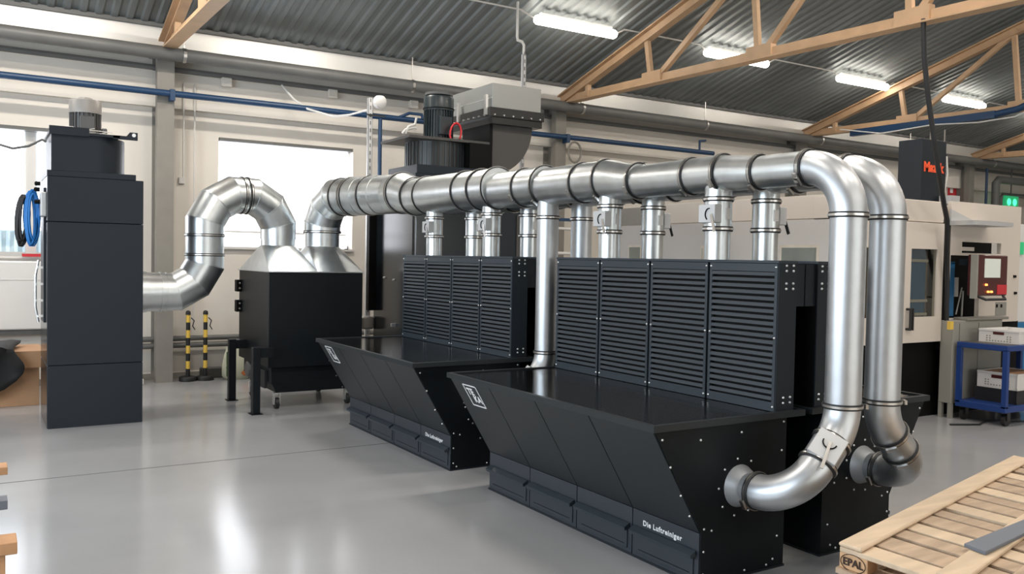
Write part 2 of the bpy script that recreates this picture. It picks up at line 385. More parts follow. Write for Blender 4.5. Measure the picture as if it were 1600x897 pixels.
# wall services
def hpipe(name, m, pts, r, label, cat, n=16):
    t = thing(name, label, cat, pts[0]); MB().sweep(pts, r, n).build('pipe_run', m, t, smooth=50); return t
yp = 11.72
zg = ony(265, 84, yp).z
g = hpipe('grey_pipe', 'pipe_grey', [(XL+.1, yp, zg), (XR-.1, yp, zg)], .085, 'thick grey pipe running along the wall under the eave', 'pipe')
for X in [0, 2.3, 5.5, 8.6, 11.4, 14.6, 17.6, 20.9]:
    MB().lathe((X, yp, zg), (1, 0, 0), [(-.02, .085), (-.02, .094), (.02, .094), (.02, .085)], 16).build('pipe_bracket', 'band', g)
    MB().bar((X, yp, zg+.08), (X, yp, zg+.42), .012, .012).build('hanger_rod', 'band', g)
yb = 11.84
zb = ony(265, 146, yb).z
g = hpipe('blue_pipe', 'pipe_blue', [(XL+.1, yb, zb), (5.66, yb, zb), (8.45, yb, zb), (11.75, yb, zb)], .042, 'thin dark blue pipe running along the wall', 'pipe', 12)
for X in COLX[:2]: MB().box(X+.03, X+.09, 11.79, 11.93, zb-.09, zb+.05).build('pipe_bracket', 'pipe_blue', g)
px_ = ony(594, 200, yb)
MB().sweep([(px_.x, yb, zb-.03), (px_.x, yb, 1.4)], .03, 10).build('drop_pipe', 'pipe_blue', g, smooth=50)
MB().sweep([(5.35, yb, zb+.02), (5.5, yb-.05, zb+.09), (5.7, yb-.05, zb+.09), (5.72, yb-.05, zb+.03)], .022, 8).build('branch_pipe', 'pipe_blue', g, smooth=50)
MB().sweep([(11.4, yb, zb), (11.4, yb, zb+.2), (11.55, yb, zb+.22)], .02, 8).build('branch_pipe', 'pipe_blue', g, smooth=50)
zc_ = ony(240, 106, YW-.1).z
g = hpipe('cable_duct', 'pipe_grey', [(XL+.1, YW-.14, zc_), (XR-.1, YW-.14, zc_)], .038, 'dark cable conduit along the wall between grey and blue pipes', 'conduit', 6)
LB = ['leftmost of the three white junction boxes on the wall conduit', 'white junction box on the wall conduit above the blinded window', 'white junction box left of the dark fan motor']
for i, (x, y) in enumerate(((355, 128), (521, 146), (648, 163))):
    p = ony(x, y, YW-.2); tag(MB().box(p.x-.07, p.x+.07, YW-.2, YW-.11, p.z-.06, p.z+.06).build('junction_box', 'wall', bevel=.01, loc=tuple(p)), LB[i], 'junction box', 'wall junction boxes')
a = ony(440, 133, YW-.18); b_ = ony(480, 170, 11.8); c_ = ony(520, 182, 11.5); d_ = ony(574, 172, 10.93)
tag(MB().sweep([a, a.lerp(b_, .5)+Vector((0, 0, -.04)), b_, c_, c_.lerp(d_, .5)+Vector((0, 0, -.02)), d_], .014, 8).build('sagging_cable', 'white', loc=tuple(a)), 'white cable sagging across the wall above the blinded window', 'cable')
# lower heating pipes
for i, (yy, lab) in enumerate(((530, 'upper of two grey heating pipes low on the back wall'), (541, 'lower of two grey heating pipes low on the back wall'))):
    z = ony(240, yy, YW-.13).z
    tag(MB().sweep([(1.0, YW-.13, z), (10.5, YW-.13, z)], .035, 12).build('heating_pipe', 'pipe_grey', smooth=50, loc=(5, YW-.13, z)), lab, 'pipe', 'heating pipes')
# switch with conduit beside the column
p = ony(284, 282, YW-.03)
t = thing('wall_switch', 'small wall switch on a thin vertical conduit right of the column', 'switch', tuple(p))
MB().box(p.x-.04, p.x+.04, YW-.04, YW, p.z-.045, p.z+.045).build('switch_box', 'frame', t, bevel=.008)
MB().sweep([(p.x, YW-.13, p.z+.04), (p.x, YW-.13, 3.95)], .012, 8).build('conduit', 'frame', t)
tag(MB().sweep([(p.x+.14, YW-.13, 3.95), (p.x+.14, YW-.13, .62)], .01, 8).build('thin_conduit', 'frame', loc=(p.x+.14, YW-.13, .6)), 'thin pale conduit left of the blinded window', 'conduit')
# cable loop hanging by column 2
p = ony(898, 236, 11.8)
tag(MB().sweep([p+Vector((.13*math.cos(q), 0, .17*math.sin(q)-.02)) for q in [i*PI/8 for i in range(17)]], .018, 8).build('cable_loop', 'column', loc=tuple(p)), 'looped cable hanging on the column above the long duct', 'cable')

# white panel below window 1
b = MB().box(-1.3, 1.5, YW-.16, YW-.02, ony(30, 515, YW-.1).z, ony(30, 408, YW-.1).z)
t = thing('wall_panel', 'flat white panel radiator under the left window', 'radiator', (0, YW-.1, .65)); b.build('panel_front', 'white', t, bevel=.015)
zz = ony(30, 437, YW-.1).z
MB().box(-1.3, 1.5, YW-.165, YW-.159, zz-.004, zz+.004).build('seam', 'frame', t)
struct(MB().box(-1.3, 1.5, YW-.12, YW-.001, ony(30, 521, YW-.1).z-.02, ony(30, 516, YW-.1).z).build('trim_3', 'pipe_grey'))
p = ony(52, 401, YW-.05); tag(MB().box(p.x-.12, p.x+.2, YW-.1, YW+.05, p.z, p.z+.035).build('red_box', 'sign_red', loc=tuple(p)), 'small red bar lying on the left window sill', 'box')

# ================================================================== FLOOR-STANDING, LEFT
# cardboard box with black cloth
p = onz(0, 613, 0)
t = thing('cardboard_box', 'brown cardboard box under a black cloth at the left edge', 'box', (0.0, 10.9, 0))
x1 = onx(62, 560, 0).x if False else ony(63, 560, 10.75).x
MB().box(-1.1, .62, 10.75, 11.6, 0, .42).build('box_body', 'cardboard', t, bevel=.004)
MB().box(-1.12, .12, 10.68, 10.76, .40, .47).build('flap', 'cardboard', t)
MB().box(.10, .66, 10.70, 11.5, .42, .60).build('flap', 'cardboard', t)
b = MB(); rows = []
for i in range(9):
    r = []
    for j in range(14):
        u, v = i/8, j/13
        x = -.2 + u*.62 + .05*math.sin(v*7+i); wv = .04*math.sin(u*9+v*5)
        y = 10.60 + .03*math.sin(u*14+v*3) if v > .45 else 10.62+(.45-v)*1.5
        z = .66 + wv*.5 if v <= .45 else .66 + wv*.5 - (v-.45)*(.55+.35*math.sin(u*PI))
        r.append((x, y, z))
    rows.append(r)
vs = [q for r in rows for q in r]; fs = [(i*14+j, (i+1)*14+j, (i+1)*14+j+1, i*14+j+1) for i in range(8) for j in range(13)]
o = MB().add(vs, fs).build('black_cloth', 'cloth', smooth=60, loc=(0.1, 10.7, .66)); md = o.modifiers.new('s', 'SOLIDIFY'); md.thickness = .012
tag(o, 'crumpled black cloth draped over the cardboard box', 'cloth')
# black angular folder standing on cloth
t = None
# timber rack at the left edge: beam ends reach into the frame
t = thing('timber_rack', 'rack of rough timber beams whose ends enter at the left edge', 'rack', (-.4, 4.25, 0))
MB().box(-1.3, .125, 4.2, 4.3, .748, .781).build('beam', 'wood_orange', t, bevel=.002)
MB().box(-1.3, .125, 4.2, 4.3, .600, .638).build('beam', 'grey_board', t, bevel=.002)
MB().box(-1.3, .158, 4.12, 4.26, .428, .480).build('beam', 'wood_orange', t, bevel=.003)
MB().box(.02, .115, 4.14, 4.24, 0, .428).build('post', 'wood_orange', t, bevel=.003)
for x in (-1.2, -.5): MB().box(x, x+.1, 4.2, 4.3, 0, .428).box(x, x+.1, 4.2, 4.3, .48, .6).box(x, x+.1, 4.2, 4.3, .638, .748).build('post', 'wood_orange', t)

# ------------------------------------------------------------------ tower 1
def motor(t, c, z0, z1, r, mbody, mcowl, split, fins=28):
    H = z1-z0
    b = MB(); b.lathe((c[0], c[1], z0), (0, 0, 1), [(0, r*.72), (0, r*.95), (.02, r*.95), (.02, r*.86), (H*split, r*.86)], 32)
    b.build('motor_body', mbody, t, smooth=40)
    fb = MB()
    for k in range(fins):
        a = 2*PI*k/fins; e = Vector((math.cos(a), math.sin(a), 0))
        fb.bar(Vector((c[0], c[1], z0+.03))+e*r*.9, Vector((c[0], c[1], z0+H*split))+e*r*.9, r*.05, r*.16, up=e)
    stuff(fb.build('cooling_fins', mbody, t))
    MB().lathe((c[0], c[1], z0), (0, 0, 1), [(H*split-.01, r*.9), (H*split-.01, r*1.0), (H*.90, r*1.0), (H*.94, r*.93), (H*.94, r*.5), (H*1.0, r*.42), (H*1.0, .001)], 32).build('fan_cowl', mcowl, t, smooth=40)
    MB().box(c[0]-r*.45, c[0]+r*.45, c[1]-r*1.12, c[1]-r*.8, z0+H*.12, z0+H*.5).build('terminal_box', mbody, t, bevel=.006)
X0, X1, Y0, Y1 = .60, 1.44, 9.25, 10.12
t = thing('filter_tower', 'tall anthracite filter tower on the left with motor on top', 'filter tower', (X0, Y0, 0))
zs = [0, .60, 1.97, 2.40]
MB().box(X0, X1, Y0, Y1, 0, .60).build('base_section', 'tower_paint', t, bevel=.004)
MB().box(X0, X1, Y0, Y1, .604, 1.968).build('middle_section', 'tower_paint', t, bevel=.004)
MB().box(X0, X1, Y0, Y1, 1.972, 2.40).build('head_section', 'tower_paint', t, bevel=.004)
MB().box(X0-.005, X1-.07, Y0-.005, Y1, 2.40, 2.455).build('top_plate', 'tower_paint', t, bevel=.003)
poly = [(.63, Y0), (1.0, Y0)] + [(1.0+.31*math.cos(a), Y0+.36+.36*math.sin(a)) for a in [(-90+i*10)*PI/180 for i in range(1, 19)]] + [(.63, Y0+.72)]
MB().prism(poly, 2.455, 2.80, 'z').build('fan_housing', 'tower_paint', t, smooth=35)
b = MB(); b.box(.61, 1.22, Y0-.03, Y0+.78, 2.80, 2.825); b.box(.61, .95, Y0-.035, Y0-.03, 2.79, 2.87)
b.build('fan_plate', 'tower_paint', t)
b = MB(); b.box(1.16, 1.38, Y0-.03, Y0-.005, 2.79, 2.825)
b.prism([(1.28, 2.825), (1.31, 2.865), (1.38, 2.865), (1.38, 2.825)], Y0-.03, Y0-.005); b.build('lifting_lug', 'tower_paint', t)
MB().lathe((1.345, Y0-.032, 2.838), (0, -1, 0), [(0, .018), (.002, .018)], 14).build('lug_hole', 'letter', t)
motor(t, (.955, 9.62), 2.825, 3.215, .148, 'motor_grey', 'motor_light', .62, 24)
MB().box(1.09, 1.14, 9.5, 9.6, 2.82, 2.92).build('cable_gland', 'motor_grey', t, bevel=.01)
for za_, zb_2 in ((.01, .595), (.61, 1.96), (1.98, 2.39)): MB().box(X0-.004, X0, Y0+.006, Y1-.01, za_, zb_2).build('side_panel', 'tower_gloss', t)  # thin glossy plates added to give the tower's left face its window sheen
MB().box(X0-.02, X0, 9.45, 9.85, 1.0, 2.3).build('side_door', 'tower_paint', t, bevel=.004)
b = MB()
for z in (1.05, 1.2, 1.36, 1.52): b.box(X0-.06, X0-.02, 9.5, 9.56, z, z+.02)
b.sweep([(X0-.06, 9.53, 1.0), (X0-.085, 9.53, 1.15), (X0-.085, 9.53, 1.45), (X0-.06, 9.53, 1.6)], .012, 8)
b.build('door_handle', 'bolt', t)
MB().box(X0-.05, X0, 9.35, 9.65, 2.02, 2.25).build('connector_box', 'plate', t, bevel=.008)
b = MB()
for (yy, z) in ((9.4, 2.33), (9.5, 2.28), (9.45, 2.16), (9.6, 2.1)): b.lathe((X0-.05, yy, z), (-1, 0, 0), [(0, .022), (.04, .022), (.05, .012)], 10)
b.build('connectors', 'black', t); bpy.data.objects['connectors']['kind'] = 'stuff'
# swarf / loose wire on top
b = MB()
for k in range(12):
    a = Vector((.62+.03*k+random.uniform(-.05, .05), 9.3+random.uniform(0, .3), 2.84+random.uniform(0, .04)))
    pts = [a + Vector((q*.07, random.uniform(-.03, .03), random.uniform(-.012, .02))) for q in range(5)]
    b.sweep(pts, .004, 5)
tag(b.build('loose_wires', 'frame', loc=(.8, 9.4, 2.83), smooth=60), 'tangle of thin pale wires on top of the left tower', 'wire', kind='stuff')
# cable coils
def coil(name, m, c, rx, rz, n, r, label, ph):
    pts = []
    for i in range(n*18+1):
        a = 2*PI*i/18; k = i/18
        pts.append(Vector(c)+Vector((rx*math.cos(a)*(1-.30*math.sin(k*2))+.012*math.sin(k*2.3), .012*(k % 3)-.02+.03*math.sin(k*3.1), rz*math.sin(a+ph)*(1-.09*math.cos(k*1.7))-.01*math.sin(k*1.3))))
    return tag(MB().sweep(pts, r, 7).build(name, m, smooth=60, loc=tuple(c)), label, 'cable')
pc = ony(50, 340, 9.5)
coil('cable_coil', 'cable_blue', (pc.x, 9.55, pc.z), .045, .24, 12, .011, 'coil of bright blue cable hung on the left tower side', 0)
coil('cable_coil', 'rubber', (pc.x-.075, 9.60, pc.z-.02), .04, .225, 8, .011, 'coil of black cable hung left of the blue one', .3)
a0 = ony(0, 226, 9.6); tag(MB().sweep([a0+Vector((-.6, 0, .05)), a0, ony(20, 232, 9.6), ony(45, 228, 9.6), ony(66, 218, 9.6), (X0+.01, 9.6, ony(70, 222, 9.6).z)], .012, 8).build('tower_cable', 'pipe_grey', loc=tuple(a0), smooth=60), 'grey cable running from the left edge to the tower head', 'cable')

# ------------------------------------------------------------------ clamp rings
def clamp(parent, p, d, r, name='clamp_ring', double=False, buckle=True, ang=0.6):
    d = Vector(d).normalized(); p = Vector(p)
    prof = [(-.022, r), (-.022, r+.006), (-.012, r+.010), (-.012, r+.017), (.012, r+.017), (.012, r+.010), (.022, r+.006), (.022, r)]
    rg = MB().lathe(p, d, [(-.006, r), (-.006, r+.012), (.006, r+.012), (.006, r)], 32, cap=False).build(name, 'band', parent, smooth=40)
    gk = MB().lathe(p, d, [(-.015, r), (-.015, r+.007), (-.006, r+.009), (.006, r+.009), (.015, r+.007), (.015, r)], 32, cap=False)
    if double: gk.lathe(p+d*.05, d, [(-.016, r), (-.016, r+.010), (.016, r+.010), (.016, r)], 32, cap=False)
    gk.build('gasket', 'rubber', rg, smooth=40)
    if buckle:
        ref = Vector((0, 0, 1)) if abs(d.z) < .9 else Vector((1, 0, 0))
        e1 = d.cross(ref).normalized(); e2 = d.cross(e1); e = e1*math.cos(ang)+e2*math.sin(ang); tg = d.cross(e)
        MB().bar(p+e*(r+.024)-tg*.028, p+e*(r+.024)+tg*.028, .022, .014, up=e).build('buckle', 'band', rg)
    return rg
def arc(p0, d0, p1, d1, n):
    """points of a bend that leaves p0 along d0 and arrives at p1 along d1 (equal tangents)"""
    p0, p1, d0, d1 = Vector(p0), Vector(p1), Vector(d0).normalized(), Vector(d1).normalized()
    ang = d0.angle(d1); nrm = (d1 - d0*math.cos(ang)).normalized()
    R = (p1-p0).length/(2*math.sin(ang/2)); c = p0+nrm*R
    return [c - nrm*R*math.cos(a) + d0*R*math.sin(a) for a in [ang*i/n for i in range(n+1)]]

# ------------------------------------------------------------------ segmented arch duct (left)
t = thing('arch_duct', 'segmented galvanised duct arching from the tower to the hopper box', 'duct', (1.44, 9.9, 1.26))
yd = 9.72
zH = ony(255, 456, yd).z; xV = ony(320, 385, yd).x; xD = 2.985; R = .2
ytr = 9.9
# start collar
MB().lathe((X1, yd, zH), (1, 0, 0), [(0, .215), (.10, .215), (.10, .20)], 32, cap=False).build('collar', 'galv', t, smooth=30)
MB().lathe((X1+.10, yd, zH), (1, 0, 0), [(0, .205), (.13, .205), (.13, .212), (.15, .212), (.15, .203), (.22, .203)], 32, cap=False).build('pipe_section', 'galv', t, smooth=30)
xs = xV-.42
def mitre(c, r, a0, a1, n, plane, rad, ext=0):
    pass
Rb = .40
pts = [Vector((X1+.2, yd, zH)), Vector((xV-Rb, yd, zH))]
for i in range(1, 4):
    # polygonal bend: vertices outside the arc so that segments are tangent
    a = (i-.5)*(PI/2)/3
    rr = Rb/math.cos(PI/12)
    pts.append(Vector((xV-Rb+rr*math.sin(a), yd, zH+Rb-rr*math.cos(a))))
zv0 = zH+Rb
pts.append(Vector((xV, yd, zv0+.01)))
MB().sweep(pts, R, 32, cap=False, mitre=True).build('lower_elbow', 'galv', t, smooth=14)
def seams(par, pp):
    for i in range(1, len(pp)-1):
        a, b_ = (pp[i]-pp[i-1]).normalized(), (pp[i+1]-pp[i]).normalized(); tt_ = (a+b_).normalized()
        MB().sweep([pp[i]-tt_*.005, pp[i]+tt_*.005], R*1.035/1.0, 32).build('seam_bead', 'galv', par, smooth=40)
seams(t, pts)
zv1 = zv0+.21
MB().sweep([(xV, yd, zv0), (xV, yd, zv1)], R-.002, 32, cap=False).build('pipe_section', 'galv', t, smooth=30)
clamp(t, (xV, yd, zv0+.0), (0, 0, 1), R); clamp(t, (xV, yd, zv1), (0, 0, 1), R)
hw = (xD-xV)/2; xc = (xV+xD)/2; dyy = 9.9-yd
rr = hw/math.cos(PI/12)
P = [Vector((xV, yd, zv1))]
for i in range(1, 4):
    a = (i-.5)*PI/6; P.append(Vector((xc-rr*math.cos(a), yd+dyy*(1-math.cos(a))/2, zv1+.03+rr*math.sin(a))))
top = Vector((xc, yd+dyy/2, zv1+.03+hw))
MB().sweep(P+[top], R, 32, cap=False, mitre=True).build('arch_elbow', 'galv', t, smooth=14); seams(t, P+[top])
P2 = [top]
for i in range(4, 7):
    a = (i-.5)*PI/6; P2.append(Vector((xc-rr*math.cos(a), yd+dyy*(1-math.cos(a))/2, zv1+.03+rr*math.sin(a))))
P2.append(Vector((xD, yd+dyy, zv1-.02)))
MB().sweep(P2, R, 32, cap=False, mitre=True).build('arch_elbow', 'galv', t, smooth=14); seams(t, P2)
clamp(t, top-Vector((.02, 0, 0)), (1, .1, 0), R, ang=2.2); clamp(t, top+Vector((.04, 0, 0)), (1, .1, 0), R, ang=2.2)
znk = 1.80
MB().sweep([(xD, 9.9, zv1-.02), (xD, 9.9, znk)], R-.008, 32, cap=False).build('pipe_section', 'galv', t, smooth=30)

# ------------------------------------------------------------------ hopper box
bx0, bx1, by0, by1, bz0, bz1 = 2.71, 3.785, 9.3, 10.52, .47, 1.505
t = thing('collector_box', 'black wheeled collector box with two metal hoods on top', 'collector box', (bx0, by0, 0))
MB().box(bx0, bx1, by0, by1, bz0, bz1).build('body', 'anthracite_dark', t, bevel=.005)
MB().box(bx0-.015, bx1+.015, by0-.015, by1+.015, bz1, bz1+.012).build('top_flange', 'galv', t)
b = MB()
b.rings([[(bx0+.05, by0+.05, .47), (bx1-.05, by0+.05, .47), (bx1-.05, by1-.05, .47), (bx0+.05, by1-.05, .47)], [(bx0+.05, by0+.05, .30), (bx1-.05, by0+.05, .30), (bx1-.05, by1-.05, .30), (bx0+.05, by1-.05, .30)], [(bx0+.12, by0+.09, .18), (bx1-.12, by0+.09, .18), (bx1-.12, by1-.09, .18), (bx0+.12, by1-.09, .18)]])
b.build('dust_bin', 'anthracite_dark', t)
def sq2round(x0, x1, y0, y1, z0, c, r, z1):
    b = MB(); n = 8
    cor = [(x1, y1), (x0, y1), (x0, y0), (x1, y0)]
    vs = [(x, y, z0) for x, y in cor]; ring = [(c[0]+r*math.cos(2*PI*k/(4*n)), c[1]+r*math.sin(2*PI*k/(4*n)), z1) for k in range(4*n)]
    vs += ring; fs = []
    for q in range(4):
        for k in range(n): fs.append((q, 4+(q*n+k), 4+(q*n+k+1) % (4*n)))
        fs.append((q, 4+((q+1)*n) % (4*n), (q+1) % 4))
    b.add(vs, fs); return b
xm = (bx0+bx1)/2
sq2round(bx0, xm, by0, by1, bz1+.012, (xD, 9.9), R, znk).build('left_hood', 'galv', t, smooth=12)
sq2round(xm, bx1, by0, by1, bz1+.012, (3.51, 9.9), R, znk).build('right_hood', 'galv', t, smooth=12)
for x in (bx0-.10,):
    for y in (9.2, 10.2):
        lg = MB().box(x-.10, x-.02, y-.04, y+.04, .006, .71).build('support_leg', 'anthracite_dark', t, bevel=.004)
        MB().box(x-.12, x+.0, y-.07, y+.07, 0, .008).build('foot_plate', 'anthracite_dark', lg)
        MB().box(x-.02, bx0+.02, y-.03 if y > 10 else y-.03, y+.14, .60, .70).build('bracket', 'anthracite_dark', lg)
for (x, y) in ((2.84, 9.42), (3.66, 9.42), (2.84, 10.4), (3.66, 10.4)):
    c = MB().lathe((x-.02, y, .062), (1, 0, 0), [(0, .06), (.04, .06)], 20).build('caster', 'rubber', t, smooth=40)
    MB().prism([(x-.035, .05), (x-.035, .18), (x+.035, .18), (x+.035, .05), (x+.026, .05), (x+.026, .165), (x-.026, .165), (x-.026, .05)], y-.03, y+.03).build('fork', 'bolt', c)
for z in (1.32, 1.08):
    h = MB().box(bx0-.055, bx0+.0, 10.42, 10.52, z-.07, z+.07).build('latch', 'black', t, bevel=.005)
    for q in (-.03, .03): MB().lathe((bx0-.02, 10.42, z+q), (0, -1, 0), [(0, .012), (.01, .009)], 10).build('bolt', 'bolt', h)
MB().box(bx0+.02, bx0+.05, 9.5, 9.9, .22, .42).build('bin_handle', 'rubber', t)
MB().lathe((bx0+.05, 10.15, .36), (-1, 0, 0), [(0, .09), (.05, .09), (.06, .07)], 18).build('hose_socket', 'pipe_grey', t)

# ------------------------------------------------------------------ extraction benches
BX, BY, BL = 3.235, 3.28, 2.17
TOPZ = .88
def make_bench(label):
    t = thing('extraction_bench', label, 'workbench', (BX, BY, 0), 'extraction benches')
    def V(x): return BX+x
    prof = [(V(0), 0.0), (V(0), .28), (V(-.335), .845), (V(.635), .845), (V(.635), 0)]
    MB().prism([(x+.008, z) if i < 3 else (x, z) for i, (x, z) in enumerate(prof)], BY+.006, BY+BL-.006).build('body', 'anthracite_dark', t)
    for e, (y0, y1) in enumerate(((BY-.004, BY+.006), (BY+BL-.006, BY+BL+.004))):
        ep = MB().prism(prof, y0, y1).build('end_panel', 'anthracite_dark', t)
        b = MB(); yy = y0 if e == 0 else y1; dn = (0, -1, 0) if e == 0 else (0, 1, 0)
        pts = [(-.285, .80), (-.225, .655), (-.15, .50), (-.085, .385), (0.02, .30), (.075, .285), (.02, .18), (.02, .06), (.05, .03), (.33, .03),
               (-.02, .775), (.28, .79), (.61, .82), (.60, .66), (.60, .44), (.58, .18), (.55, .055), (.50, .03), (.53, .42)]
        for k in range(9): pts.append((.275+.155*math.cos(k*2*PI/9+.3), .495+.155*math.sin(k*2*PI/9+.3)))
        for (x, z) in pts: b.lathe((V(x), yy, z), dn, [(0, .0068), (.004, .006), (.006, .003)], 8)
        stuff(b.build('bolts', 'bolt', ep, smooth=60))
    q = BL/4
    for i in range(4):
        y0, y1 = BY+i*q+.004, BY+(i+1)*q-.004
        n = Vector((-.55, 0, -.335)).normalized()*.006
        MB().add([(V(0)+n.x, y0, .283), (V(0)+n.x, y1, .283), (V(-.335)+n.x, y1, .84), (V(-.335)+n.x, y0, .84), (V(.01), y0, .283), (V(.01), y1, .283), (V(-.325), y1, .84), (V(-.325), y0, .84)],
                 [(0, 1, 2, 3), (4, 5, 6, 7), (0, 1, 5, 4), (2, 3, 7, 6), (1, 2, 6, 5), (0, 3, 7, 4)]).build('sloped_panel', 'anthracite_panel', t)
        MB().box(V(-.004), V(.012), y0, y1, .012, .278).build('kick_panel', 'kick', t)
        d = MB().box(V(-.012), V(-.003), y0+.035, y1-.035, .035, .16).build('drawer', 'kick', t, bevel=.002)
        b = MB().prism([(V(-.012), .155), (V(-.045), .145), (V(-.05), .165), (V(-.012), .185)], y0+.015, y1-.015); b.build('drawer_handle', 'slat', d)
        MB().box(V(-.014), V(-.0115), y0+.06, y1-.06, .055, .058).build('drawer_groove', 'black', d)
    MB().box(V(-.01), V(.645), BY-.006, BY+BL+.006, 0, .012).build('base_flange', 'anthracite', t)
    # table
    x0, x1, y0, y1 = V(-.36), V(.765), BY-.025, BY+BL+.025
    MB().box(x0+.03, x1-.02, y0+.03, y1-.03, .85, .872).build('grating', 'grate', t)
    b = MB().box(x0, x0+.03, y0, y1, .845, .88).box(x1-.02, x1, y0, y1, .845, .88).box(x0+.03, x1-.02, y0, y0+.03, .845, .88).box(x0+.03, x1-.02, y1-.03, y1, .845, .88)
    b.build('table_rim', 'anthracite_panel', t)
    # hood
    hx0, hx1 = V(.555), V(.705)
    MB().box(hx0+.03, hx1, BY+.02, BY+BL-.02, .872, 1.705).build('hood_body', 'black', t)
    MB().box(hx0-.004, hx1+.004, BY+.01, BY+BL-.01, 1.703, 1.718).build('hood_top', 'slat', t)
    for e in (0, 1):
        y0 = BY+.012 if e == 0 else BY+BL-.020
        ep = MB().box(hx0+.002, hx1, y0, y0+.008, .872, 1.705).build('hood_side', 'anthracite', t)
        b = MB(); yy = y0 if e == 0 else y0+.008; dn = (0, -1 if e == 0 else 1, 0)
        for xx in (.062, .118):
            for z in (1.69, 1.66, 1.59, 1.56, .95, .92): b.lathe((hx0+xx, yy, z), dn, [(0, .008), (.005, .007), (.008, .004)], 8)
        stuff(b.build('bolts', 'bolt', ep, smooth=60))
    L2 = (BL-.02)/4; NS = 21
    sm = None
    for i in range(4):
        y0 = BY+.01+i*L2+.009; y1 = y0+L2-.018; fw = .020
        z0, z1 = .875, 1.70
        lp_ = MB().box(hx0-.002, hx0+.012, y0, y0+fw, z0, z1).box(hx0-.002, hx0+.012, y1-fw, y1, z0, z1).box(hx0-.002, hx0+.012, y0+fw, y1-fw, z1-.045, z1).box(hx0-.002, hx0+.012, y0+fw, y1-fw, z0, z0+.05).build('louver_panel', 'slat', t)
        lp_['kind'] = 'part'; del lp_['kind']
        zz0, zz1 = z0+.05, z1-.045; ph = (zz1-zz0)/NS
        for k in range(NS):
            zc = zz0+(k+.5)*ph+.004
            if sm is None:
                bb = MB().add([(hx0-.004, y0+fw, zc-.0098), (hx0-.004, y1-fw, zc-.0098), (hx0+.001, y1-fw, zc+.0098), (hx0+.001, y0+fw, zc+.0098), (hx0+.001, y0+fw, zc-.0098), (hx0+.001, y1-fw, zc-.0098), (hx0+.005, y1-fw, zc+.0098), (hx0+.005, y0+fw, zc+.0098)],
                         [(0, 1, 2, 3), (4, 5, 6, 7), (0, 1, 5, 4), (2, 3, 7, 6), (1, 2, 6, 5), (0, 3, 7, 4)])
                so = bb.build('slat', 'slat', lp_); sm = so.data; s0 = (y0, zc)
            else:
                so = bpy.data.objects.new('slat', sm); COL.objects.link(so); so.parent = lp_; so.location = (0, y0-s0[0], zc-s0[1])
        b = MB()
        for yy in (y0+.011, y1-.011):
            for z in (1.68, 1.285, .90): b.lathe((hx0-.002, yy, z), (-1, 0, 0), [(0, .007), (.004, .006), (.006, .003)], 8)
        stuff(b.build('bolts', 'bolt', lp_, smooth=60))
    # filler plate between the two back-to-back hoods
    MB().box(hx1, hx1+.085, BY+.03, BY+BL-.03, 1.46, 1.70).build('filler_plate', 'anthracite', t)
    # print on nearest kick panel
    text('lettering', 'Die Luftreiniger', .042, 'letter', t, (V(-.0062), BY+.29, .215), (0, -1, 0), (0, 0, 1), bold=.0012, spacing=1.15)
    # square emblem on the far sloped panel
    sl = Vector((-.335, 0, .55)).normalized(); yd_ = Vector((0, -1, 0)); c = Vector((V(-.26)-.012, BY+BL-.15, .715)); nn = Vector((-.55, 0, -.335)).normalized()
    c = Vector((V(0), BY+BL-.25, .28)) + Vector((-.335, 0, .565))*.83 + nn*.009
    em = MB(); s = .088
    for (a, b2) in (((-1, -1), (1, -1)), ((1, -1), (1, 1)), ((1, 1), (-1, 1)), ((-1, 1), (-1, -1))):
        em.bar(c+yd_*a[0]*s+sl*a[1]*s, c+yd_*b2[0]*s+sl*b2[1]*s, .009, .003, up=nn)
    e_ = em.build('emblem', 'letter', t)
    text('emblem_letters', 'TE', .075, 'letter', e_, c+yd_*(-.024)+sl*.032, yd_, sl, bold=.003)
    text('emblem_letters', 'KA', .075, 'letter', e_, c+yd_*(.026)+sl*(-.03), yd_, sl, bold=.003)
    return t
DY = 2.785
b1 = make_bench('nearest black extraction bench, pipe elbow plugged into its end panel')
b2 = copy_tree(b1); b2.location.y += DY; b2['label'] = 'black extraction bench behind the nearest one, beside the wheeled collector box'
b3 = copy_tree(b1); b3.location = (2*4.03-BX, BY+BL, 0); b3.rotation_euler.z = PI; b3['label'] = 'black bench back to back with the nearest one, table side to the right'
b4 = copy_tree(b3); b4.location.y += DY; b4['label'] = 'hidden far bench on the right row, behind the rear louvres'

